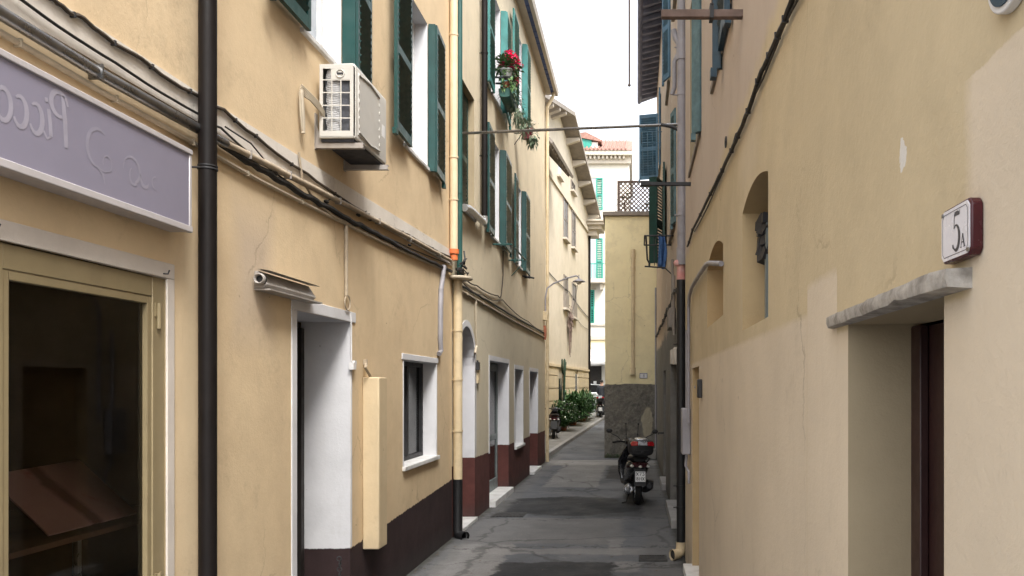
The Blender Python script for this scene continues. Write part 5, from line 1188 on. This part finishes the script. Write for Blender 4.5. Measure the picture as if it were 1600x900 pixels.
for k in range(14): o.tube([(pw(913)+k*.115, Yw-.95, pz(438)), (pw(913)+k*.115, Yw-.95, pz(416))], .018, 5)
o.box((pw(912), Yw-.98, pz(416)), (pw(946), Yw-.92, pz(414.5))); o.build('railing', M['far_green'], bc)
o = MB(); o.box((wx0-.05, Yw-.12, pz(509)), (wx1+.05, Yw, pz(505))); o.box((wx0-.05, Yw-.15, pz(531)), (wx1+.05, Yw, pz(525))); o.build('string_course', M['soffit'], HW)
o = MB(); o.box((wx0, Yw-.02, pz(545)), (wx1, Yw, pz(531.5))); o.build('painted_band', M['yellow_end'], HW)
o = MB(); o.box((pw(923), Yw-.03, .8), (pw(940), Yw+.1, pz(572))); sd2 = o.build('shop_doorway', M['dark_wood'], HW)
o = MB(); o.box((pw(927.5), Yw-.06, pz(600)), (pw(932), Yw-.035, pz(595.5))); o.build('paper_notice', M['plate'], sd2)
AW = thing('shop_awning', 'white fabric awning with scalloped edge on the far white building', 'awning', (pw(930), Yw, pz(560)))
o = MB(); xs = [pw(905)+.11*k for k in range(40)]
rows = [[(x, Yw, pz(546)) for x in xs], [(x, Yw-1.3, pz(566)) for x in xs], [(x, Yw-1.32, pz(570)-.09*abs(math.sin(k*.42))) for k, x in enumerate(xs)]]
o.grid(rows); ob = o.build('canopy', M['awning'], AW, recalc=False); sm_ = ob.modifiers.new('thick', 'SOLIDIFY'); sm_.thickness = .02
o = MB(); o.tube([(pw(905), Yw-1.3, pz(566.5)), (pw(905)+4.3, Yw-1.3, pz(566.5))], .03, 6); o.build('bar', M['steel'], AW)

# ------------------------------------------------------------------ potted plants and cactus on the pavement
def bush(mb, c, rad, nst, nl, L, W, mi=0):
    c = Vector(c)
    for _ in range(nst):
        a = random.uniform(0, 6.28); lean = random.uniform(.1, .95)
        top = c + Vector((math.cos(a)*rad[0]*lean, math.sin(a)*rad[1]*lean, rad[2]*random.uniform(.55, 1.0)*(1-.25*lean)))
        for k in range(nl):
            t = random.uniform(.2, 1)
            p = c.lerp(top, t) + Vector((0,0,.12*math.sin(t*2)))
            d = (top-c).normalized()*.5 + Vector((random.uniform(-1,1), random.uniform(-1,1), random.uniform(-.3,.8)))
            mb.leaf(p, d, L*random.uniform(.6,1.2), W*random.uniform(.7,1.2), droop=.25, mi=mi)
def stems(mb, c, h, n, r):
    for k in range(n):
        a = random.uniform(0, 6.28); mb.tube([c, Vector(c)+Vector((math.cos(a)*r*.4, math.sin(a)*r*.4, h*.5)), Vector(c)+Vector((math.cos(a)*r, math.sin(a)*r, h))], [.018,.014,.006], 5)
random.seed(21)
for (X, Y, rad, nst, nl, L, W, mt, pm, lab, grp) in (
    (-2.92, 31.2, (.70,1.0,.80), 150, 15, .24, .055, 'leaf', 'terracotta', 'low flowering shrub with narrow leaves nearest along the cream house', 1),
    (-2.75, 34.0, (.85,1.0,1.05), 170, 17, .34, .07, 'leaf', 'terracotta', 'tallest dark potted shrub in the middle of the row by the cream house', 0),
    (-2.50, 36.4, (.75,.8,.95), 150, 16, .34, .065, 'leaf', 'terracotta', 'potted shrub in the clear terracotta pot at the end of the row', 0),
    (-2.55, 38.3, (.55,.6,1.0), 70, 14, .4, .06, 'leaf', 'terracotta', 'spiky potted plant behind the terracotta pot at the far end', 0)):
    z0 = gz(Y)+.1
    t_ = thing('potted_shrub', lab, 'plant', (X, Y, z0), 'plants on the pavement')
    o = MB(); pot(o, (X, Y, z0), .24, .36); o.build('pot', M[pm], t_)
    o = MB(); stems(o, (X, Y, z0+.3), rad[2]*.8, 9, rad[0]*.7); o.build('stem', M['stem'], t_)
    o = MB(); bush(o, (X, Y, z0+.25), rad, nst, nl, L, W); bush(o, (X+.05, Y-.4, z0+.02), (.65,.75,.6), 90, 11, L, W)
    if grp: bush(o, (X+.1, Y-.3, z0+.05), (.45,.6,.45), 50, 12, .2, .04)
    o.build('foliage', M[mt], t_, smooth=False, recalc=False)
    if grp:
        o = MB(); leafy(o, (X+.15, Y-.35, z0+.75), (.6,.8,.4), 60, .055, .055); o.build('blossom', M['white_flower'], t_, smooth=False, recalc=False)
CT = thing('tall_cactus', 'tall branching cactus in a white pot against the cream house', 'cactus', (-3.1, 33.0, gz(33)+.1))
o = MB(); zc = gz(33)+.1; X, Y = -3.02, 33.2
def ribbed(mb, pts, r, n=14):
    mb.tube(pts, [r*.9]+[r]*(len(pts)-2)+[r*.35], n)
ribbed(o, [(X, Y, zc+.3), (X, Y, zc+1.4), (X+.02, Y, zc+2.2), (X+.02, Y, zc+2.75), (X+.02, Y, zc+2.82)], .05)
ribbed(o, [(X, Y, zc+2.15), (X-.02, Y-.45, zc+2.25), (X-.02, Y-.6, zc+2.45), (X-.02, Y-.62, zc+2.75), (X-.02, Y-.62, zc+2.8)], .035)
ribbed(o, [(X, Y, zc+2.2), (X, Y+.5, zc+2.35), (X, Y+.75, zc+2.6), (X, Y+.8, zc+2.7), (X, Y+.8, zc+2.72)], .035)
o.build('stem', M['cactus'], CT)
o = MB(); pot(o, (X, Y, zc), .2, .34); o.build('pot', M['terracotta'], CT)

# ------------------------------------------------------------------ scooters (built at the origin, nose towards +y)
def make_scooter(label, loc, seatm):
    T = thing('scooter', label, 'scooter', loc, 'scooters parked along the lane')
    class L0:      # local builder: mesh is already relative to the thing
        pass
    base = Vector(loc)
    def B(mb, name, mats, parent, **k):
        bmesh.ops.translate(mb.bm, vec=base, verts=mb.bm.verts); return mb.build(name, mats, parent, **k)
    for yy, nm in ((.0, 'rear_wheel'), (1.32, 'front_wheel')):
        o = MB(); o.ring((0, yy, .27), .215, .055, 36, 12, sq=1.05); wh = B(o, nm, M['rubber'], T)
        o = MB(); o.ring((0, yy, .27), .165, .018, 30, 8, sq=2.0)
        for k in range(5):
            a = 2*math.pi*k/5; o.tube([(0, yy, .27), (0, yy+.165*math.cos(a), .27+.165*math.sin(a))], .018, 6)
        o.tube([(-.06, yy, .27), (.06, yy, .27)], .035, 12); B(o, 'rim', M['silver'], wh)
    o = MB(); o.loft([(-.30, 0, .66, .07, .05), (-.24, 0, .66, .13, .08), (-.05, 0, .64, .18, .13), (.2, 0, .60, .19, .17), (.45, 0, .52, .18, .19), (.58, 0, .42, .17, .14), (.66, 0, .34, .15, .06)], 20); B(o, 'rear_body', M['black_gloss'], T)
    o = MB(); o.loft([(.52, 0, .30, .17, .05), (.8, 0, .29, .20, .045), (1.02, 0, .31, .19, .05)], 16); B(o, 'footboard', M['black_plastic'], T)
    o = MB()
    rows = []
    for zz, yy, hw, dp in ((.27, 1.0, .17, .05), (.45, 1.05, .23, .09), (.65, 1.04, .24, .11), (.82, .98, .17, .10), (.93, .93, .10, .06)):
        rows.append([(hw*math.sin(a), yy+dp*math.cos(a), zz) for a in [R(-100+200*k/12) for k in range(13)]] + [(hw*.9*math.sin(a), yy-.03, zz) for a in [R(80-160*k/6) for k in range(7)]])
    o.grid(rows, 0, True, True, True); B(o, 'leg_shield', M['black_gloss'], T)
    o = MB(); o.loft([(1.05, 0, .50, .06, .03), (1.2, 0, .56, .08, .03), (1.42, 0, .55, .08, .03), (1.58, 0, .47, .07, .02)], 14); o.tube([(-.07, 1.32, .27), (-.07, 1.1, .62)], .02, 8); o.tube([(.07, 1.32, .27), (.07, 1.1, .62)], .02, 8); B(o, 'front_mudguard', M['black_gloss'], T)
    o = MB(); o.loft([(-.22, 0, .775, .09, .03), (-.12, 0, .80, .15, .05), (.15, 0, .80, .16, .05), (.25, 0, .77, .15, .05), (.5, 0, .745, .13, .045), (.6, 0, .72, .09, .03)], 18); B(o, 'seat', seatm, T)
    o = MB(); o.tube([(-.17, .05, .73), (-.175, -.18, .80), (-.12, -.32, .83), (.12, -.32, .83), (.175, -.18, .80), (.17, .05, .73)], .014, 8); o.box((-.11, -.40, .845), (.11, -.12, .86)); B(o, 'luggage_rack', M['black_plastic'], T)
    o = MB(); o.loft([(-.56, 0, 1.0, .15, .10), (-.54, 0, 1.0, .185, .125), (-.40, 0, 1.0, .21, .14), (-.22, 0, 1.0, .205, .14), (-.13, 0, 1.0, .18, .125), (-.11, 0, 1.0, .14, .10)], 24, e=3.6); tc = B(o, 'top_case', M['black_plastic'], T)
    for sgn in (-1, 1):
        o = MB(); o.prism([(sgn*.078, -.583, 1.045), (sgn*.185, -.57, 1.035), (sgn*.20, -.53, 1.07), (sgn*.165, -.555, 1.115), (sgn*.078, -.58, 1.105)], (0, .06, 0)); B(o, 'reflector', M['red_lens'], tc, bevel=.004)
    o = MB(); o.loft([(-.52, 0, 1.10, .09, .012), (-.45, 0, 1.128, .10, .018), (-.25, 0, 1.143, .10, .014)], 14); o.prism([(-.075, -.584, 1.05), (.075, -.584, 1.05), (.07, -.575, 1.112), (-.07, -.575, 1.112)], (0, .05, 0)); B(o, 'lid_panel', M['silver'], tc)
    o = MB(); o.box((-.02, -.578, .925), (.02, -.56, .95)); o.box((-.10, -.572, .958), (.10, -.555, .966)); B(o, 'latch', M['iron'], tc)
    o = MB(); o.loft([(-.33, 0, .70, .10, .035), (-.28, 0, .70, .15, .045)], 16, e=3); B(o, 'tail_light', M['maroon'], T)
    for sgn in (-1, 1):
        o = MB(); o.ball((sgn*.135, -.30, .685), (.035,.03,.028)); B(o, 'indicator', M['clear_lens'], T)
    o = MB(); o.ball((0, -.335, .675), (.03,.02,.022)); B(o, 'plate_lamp', M['clear_lens'], T)
    o = MB(); o.prism([(-.10, -.30, .64), (.10, -.30, .64), (.09, -.38, .36), (-.09, -.38, .36)], (0, .03, 0)); B(o, 'rear_mudguard', M['black_plastic'], T)
    Mp = Matrix.Translation((0, -.372, .515)) @ Matrix.Rotation(R(-15), 4, 'X')
    o = MB(); o.box((-.085, -.003, -.085), (.085, .003, .085), 0, Mp); npl = B(o, 'number_plate', M['plate'], T)
    fnp = lambda u, v: Mp @ Vector((u, -.0042, v))
    o = MB()
    gl = {'X': [[(0,0),(1,1)],[(0,1),(1,0)]], '7': [[(0,1),(1,1),(.35,0)]], '3': [[(0,1),(1,1),(.45,.55),(1,.4),(.8,.02),(0,.05)]], 'M': [[(0,0),(0,1),(.5,.4),(1,1),(1,0)]], '8': [[(.5,.52),(.05,.75),(.5,1),(.95,.75),(.5,.52),(.02,.25),(.5,0),(.98,.25),(.5,.52)]]}
    for s_, v0 in (('X73', .015), ('8MX', -.065)):
        for i, ch in enumerate(s_):
            for ln in gl[ch]: ribbon(o, [(-.068+.05*i+.036*a, v0+.055*b) for a, b in ln], .010, fnp)
    B(o, 'plate_characters', M['ink'], npl, recalc=False)
    o = MB(); o.tube([(-.11, .35, .26), (-.14, .1, .25), (-.15, -.05, .27)], [.06,.085,.06], 14); o.ball((-.155, .0, .27), (.05,.10,.09)); B(o, 'engine_cover', M['silver'], T)
    o = MB(); o.tube([(.10, .35, .22), (.15, .1, .24), (.165, -.02, .29), (.17, -.25, .34), (.17, -.30, .35)], [.03,.05,.07,.07,.05], 14); o.box((.15, -.2, .33), (.25, .05, .43)); B(o, 'exhaust', M['black_plastic'], T, bevel=.01)
    o = MB(); o.loft([(.80, 0, .98, .09, .05), (.9, 0, 1.0, .13, .08), (1.02, 0, .98, .12, .08), (1.1, 0, .95, .07, .05)], 16); hb = B(o, 'handlebar', M['black_gloss'], T)
    for sgn in (-1, 1):
        o = MB(); o.tube([(sgn*.10, .92, 1.0), (sgn*.22, .86, 1.02), (sgn*.36, .78, 1.0)], .017, 8); B(o, 'grip', M['rubber'], hb)
        o = MB(); o.tube([(sgn*.14, .96, 1.03), (sgn*.25, .98, 1.0), (sgn*.35, .90, .985)], .008, 6); B(o, 'brake_lever', M['chrome'], hb)
        o = MB(); o.tube([(sgn*.20, .90, 1.03), (sgn*.27, .92, 1.10), (sgn*.36, .93, 1.14), (sgn*.40, .93, 1.17)], .008, 6); o.ball((sgn*.42, .93, 1.20), (.055,.018,.04), 14, 8); B(o, 'mirror', M['black_plastic'], T)
        o = MB(); o.tube([(sgn*.10, .96, 1.05), (sgn*.115, .99, 1.33)], .007, 6); o.ball((sgn*.115, .985, 1.33), .018, 8, 6); o.ball((sgn*.105, .975, 1.14), .016, 8, 6); B(o, 'screen_stalk', M['black_plastic'], T)
    o = MB(); o.ball((0, 1.1, .93), (.08,.04,.06)); B(o, 'headlight', M['clear_lens'], T)
    o = MB(); o.tube([(-.08, .3, .24), (-.16, .18, .02), (-.24, .1, .012)], .012, 6); o.tube([(.08, .3, .24), (.14, .18, .012)], .012, 6); B(o, 'stand', M['iron'], T)
    return T
s1 = make_scooter('black scooter with red and silver topped case parked on the lane by the right wall', (.0, 13.65, 0), M['seat_black'])
s1.rotation_euler = (0, R(1.5), R(7))
s2 = make_scooter('black scooter with maroon seat half hidden past the far corner of the pale house', (-2.88, 27.6, gz(27.6)+.1), M['seat_brown'])
s2.rotation_euler = (0, R(3), R(6))
for ch in list(s2.children):
    if ch.name.startswith(('top_case', 'screen_stalk', 'number_plate')):
        for c in list(ch.children): bpy.data.objects.remove(c)
        bpy.data.objects.remove(ch)
s3 = copy_tree(s1); s3.location = (-1.78, 39.3, gz(39.3)); s3.rotation_euler = (0, R(-2), R(4))
s3['label'] = 'distant black scooter parked at the far end of the kerb before the white car'

# ------------------------------------------------------------------ white car and the person at the end of the lane
def rel(T):
    base = Vector(T.location)
    def B(mb, name, mats, parent, **k):
        bmesh.ops.translate(mb.bm, vec=base, verts=mb.bm.verts); return mb.build(name, mats, parent, **k)
    return B
CR = thing('parked_car', 'white hatchback parked across the far end of the lane', 'car', (-3.2, 49.5, gz(49.5)))
B = rel(CR)
prof = [(-1.95,.35),(-1.98,.62),(-1.9,.85),(-1.2,.96),(-.95,.99),(1.5,1.0),(1.88,.92),(1.93,.6),(1.9,.35)]
o = MB(); o.prism([(x, -.82, z) for x, z in prof], (0, 1.64, 0)); B(o, 'body', M['car_white'], CR, bevel=.07, seg=3)
gh = [(-1.05,.985),(-.45,1.42),(.2,1.5),(1.15,1.45),(1.62,1.0)]
o = MB(); o.grid([[(x*.97, y*(1 if z < 1.1 else .86), z) for x, z in gh] for y in (-.76, .76)]); 
for y in (-.76, .76): o.f([(x*.97, y*(1 if z < 1.1 else .86), z) for x, z in gh])
B(o, 'windows', M['dark_glass'], CR)
o = MB(); o.prism([(x, -.66, z+.012) for x, z in gh[1:4]] + [(x, -.66, z-.03) for x, z in reversed(gh[1:4])], (0, 1.32, 0)); B(o, 'roof', M['car_white'], CR)
for xx in (-1.2, 1.25):
    for yy in (-.78, .78):
        o = MB(); o.ring((0,0,0), .23, .08, 24, 8, ax='y'); bmesh.ops.translate(o.bm, vec=(xx, yy, .31), verts=o.bm.verts); wh = B(o, 'wheel', M['rubber'], CR)
        o = MB(); o.tube([(xx, yy-.06, .31), (xx, yy+.06, .31)], .19, 18); B(o, 'rim', M['silver'], wh)
for yy in (-.6, .6):
    o = MB(); o.ball((-1.9, yy, .72), (.07,.14,.07)); B(o, 'headlight', M['clear_lens'], CR)
    o = MB(); o.ball((1.87, yy, .78), (.06,.12,.09)); B(o, 'tail_light', M['red_lens'], CR)

def skin_obj(name, mat, parent, verts, edges, radii, sub=2, root=0):
    me = bpy.data.meshes.new(name); me.from_pydata(verts, edges, []); me.materials.append(mat)
    o = bpy.data.objects.new(name, me); C.objects.link(o); o.parent = parent
    sk = o.modifiers.new('skin', 'SKIN'); sk.use_smooth_shade = True
    for v, r in zip(me.skin_vertices[0].data, radii): v.radius = (r, r) if not hasattr(r, '__len__') else r; v.use_root = False
    me.skin_vertices[0].data[root].use_root = True
    sb_ = o.modifiers.new('sub', 'SUBSURF'); sb_.levels = sub; sb_.render_levels = sub
    return o
PS = thing('person', 'person in a charcoal jacket standing with back turned beyond the distant scooter', 'person', (-2.02, 46.0, gz(46)))
PS.rotation_euler = (0, 0, R(-20))
V = [(0,0,.95),(0,0,1.12),(0,.0,1.32),(0,.0,1.47),(0,.01,1.56),(0,.03,1.66),(0,.03,1.76),
     (.10,0,.90),(.11,.01,.50),(.11,0,.10),(.12,.12,.04),(-.10,0,.90),(-.11,.03,.50),(-.11,0,.10),(-.12,.12,.04),
     (.19,0,1.43),(.25,.0,1.15),(.22,.14,.95),(.21,.2,.88),(-.19,0,1.43),(-.25,0,1.15),(-.22,.14,.95),(-.21,.2,.88)]
E = [(0,1),(1,2),(2,3),(3,4),(4,5),(5,6),(0,7),(7,8),(8,9),(9,10),(0,11),(11,12),(12,13),(13,14),(3,15),(15,16),(16,17),(17,18),(3,19),(19,20),(20,21),(21,22)]
rad = [(.15,.11),(.14,.11),(.16,.12),(.10,.09),.055,(.085,.10),(.07,.08),.085,.06,.045,.04,.085,.06,.045,.04,.06,.045,.035,.03,.06,.045,.035,.03]
skin_obj('body', M['skin'], PS, V, E, rad)
skin_obj('jacket', M['jacket'], PS, [V[i] for i in (0,1,2,3)] + [(0,0,.86), V[15], V[16], (.222,.13,.97), V[19], V[20], (-.222,.13,.97), (0,.01,1.51)], [(4,0),(0,1),(1,2),(2,3),(3,5),(5,6),(6,7),(3,8),(8,9),(9,10),(3,11)], [(.19,.15),(.185,.15),(.205,.16),(.15,.12),(.19,.15),.085,.07,.055,.085,.07,.055,.07])
skin_obj('trousers', M['trousers'], PS, [(0,0,.92),(.10,0,.86),(.11,.01,.50),(.11,0,.09),(-.10,0,.86),(-.11,.03,.50),(-.11,0,.09)], [(0,1),(1,2),(2,3),(0,4),(4,5),(5,6)], [(.16,.12),.10,.078,.066,.10,.078,.066])
o = MB(); o.ball((0, .005, 1.735), (.092,.108,.095), 16, 10); B = rel(PS); B(o, 'hair', M['hair'], PS)
for sgn in (-1, 1):
    o = MB(); o.ball((sgn*.088, .035, 1.67), (.014,.025,.032), 8, 6); B(o, 'ear', M['skin'], PS)
    o = MB(); o.loft([(-.06, sgn*.115, .045, .035, .04), (.05, sgn*.12, .045, .045, .045), (.2, sgn*.125, .03, .035, .028)], 12); B(o, 'shoe', M['rubber'], PS)

# ------------------------------------------------------------------ drains
DG_ = thing('drain_grate', 'rectangular iron drain grate near the cream elbow', 'drain grate', (.187, 9.33, 0))
o = MB(); gx, gy = .187, 9.33; hx, hy = .165, .16
o.box((gx-hx, gy-hy, .002), (gx-hx+.02, gy+hy, .012)); o.box((gx+hx-.02, gy-hy, .002), (gx+hx, gy+hy, .012)); o.box((gx-hx+.02, gy-hy, .0025), (gx+hx-.02, gy-hy+.02, .0118)); o.box((gx-hx+.02, gy+hy-.02, .0025), (gx+hx-.02, gy+hy, .0118)); o.build('frame', M['grate'], DG_)
o = MB()
for k in range(15): xx = gx-hx+.028+k*.0195; o.box((xx, gy-hy+.02, .003), (xx+.010, gy+hy-.02, .0105))
o.build('bars', M['grate'], DG_)
o = MB(); o.box((gx-hx+.01, gy-hy+.01, .001), (gx+hx-.01, gy+hy-.01, .0022)); o.build('pit', M['black_pipe'], DG_)
DM = thing('drain_grate', 'flat dark drain cover near the arched doorway', 'drain grate', (-2.0, 12.5, 0))
o = MB(); o.box((-2.25, 12.3, .001), (-1.75, 12.75, .008)); o.build('frame', M['grate'], DM)
o = MB()
for k in range(9): o.box((-2.22+k*.052, 12.33, .0085), (-2.19+k*.052, 12.72, .0125))
o.build('bars', M['grate'], DM)

# ------------------------------------------------------------------ small leaves of weed at wall feet and litter
wd = MB(); random.seed(3)
for k in range(60):
    X = random.uniform(-.85, .4); leafy(wd, (X, Ye-.10, .03), (.06,.05,.05), 7, .07, .02, 0, .5)
tag(wd.build('weeds', M['leaf'], smooth=False, recalc=False), 'weeds and moss at the foot of the rough grey base', 'weeds', kind='stuff')

db = MB(); random.seed(9)
for k in range(150):
    X = random.choice((XL+abs(random.gauss(.03,.10)), XR-abs(random.gauss(.03,.08)), random.uniform(XL+.1, XR-.1))); Y = random.uniform(7.5, 21)
    a = random.uniform(0, 6.28)
    db.leaf(Vector((X, Y, .008+random.random()*.01)), Vector((math.cos(a), math.sin(a), random.uniform(0,.25))), random.uniform(.02,.055), random.uniform(.012,.03), droop=.1)
tag(db.build('litter', plain('dry_leaf', (.16,.115,.07), .8, var=.6, vs=3), smooth=False, recalc=False), 'dry leaf litter and crumbs scattered along the lane edges', 'litter', kind='stuff')
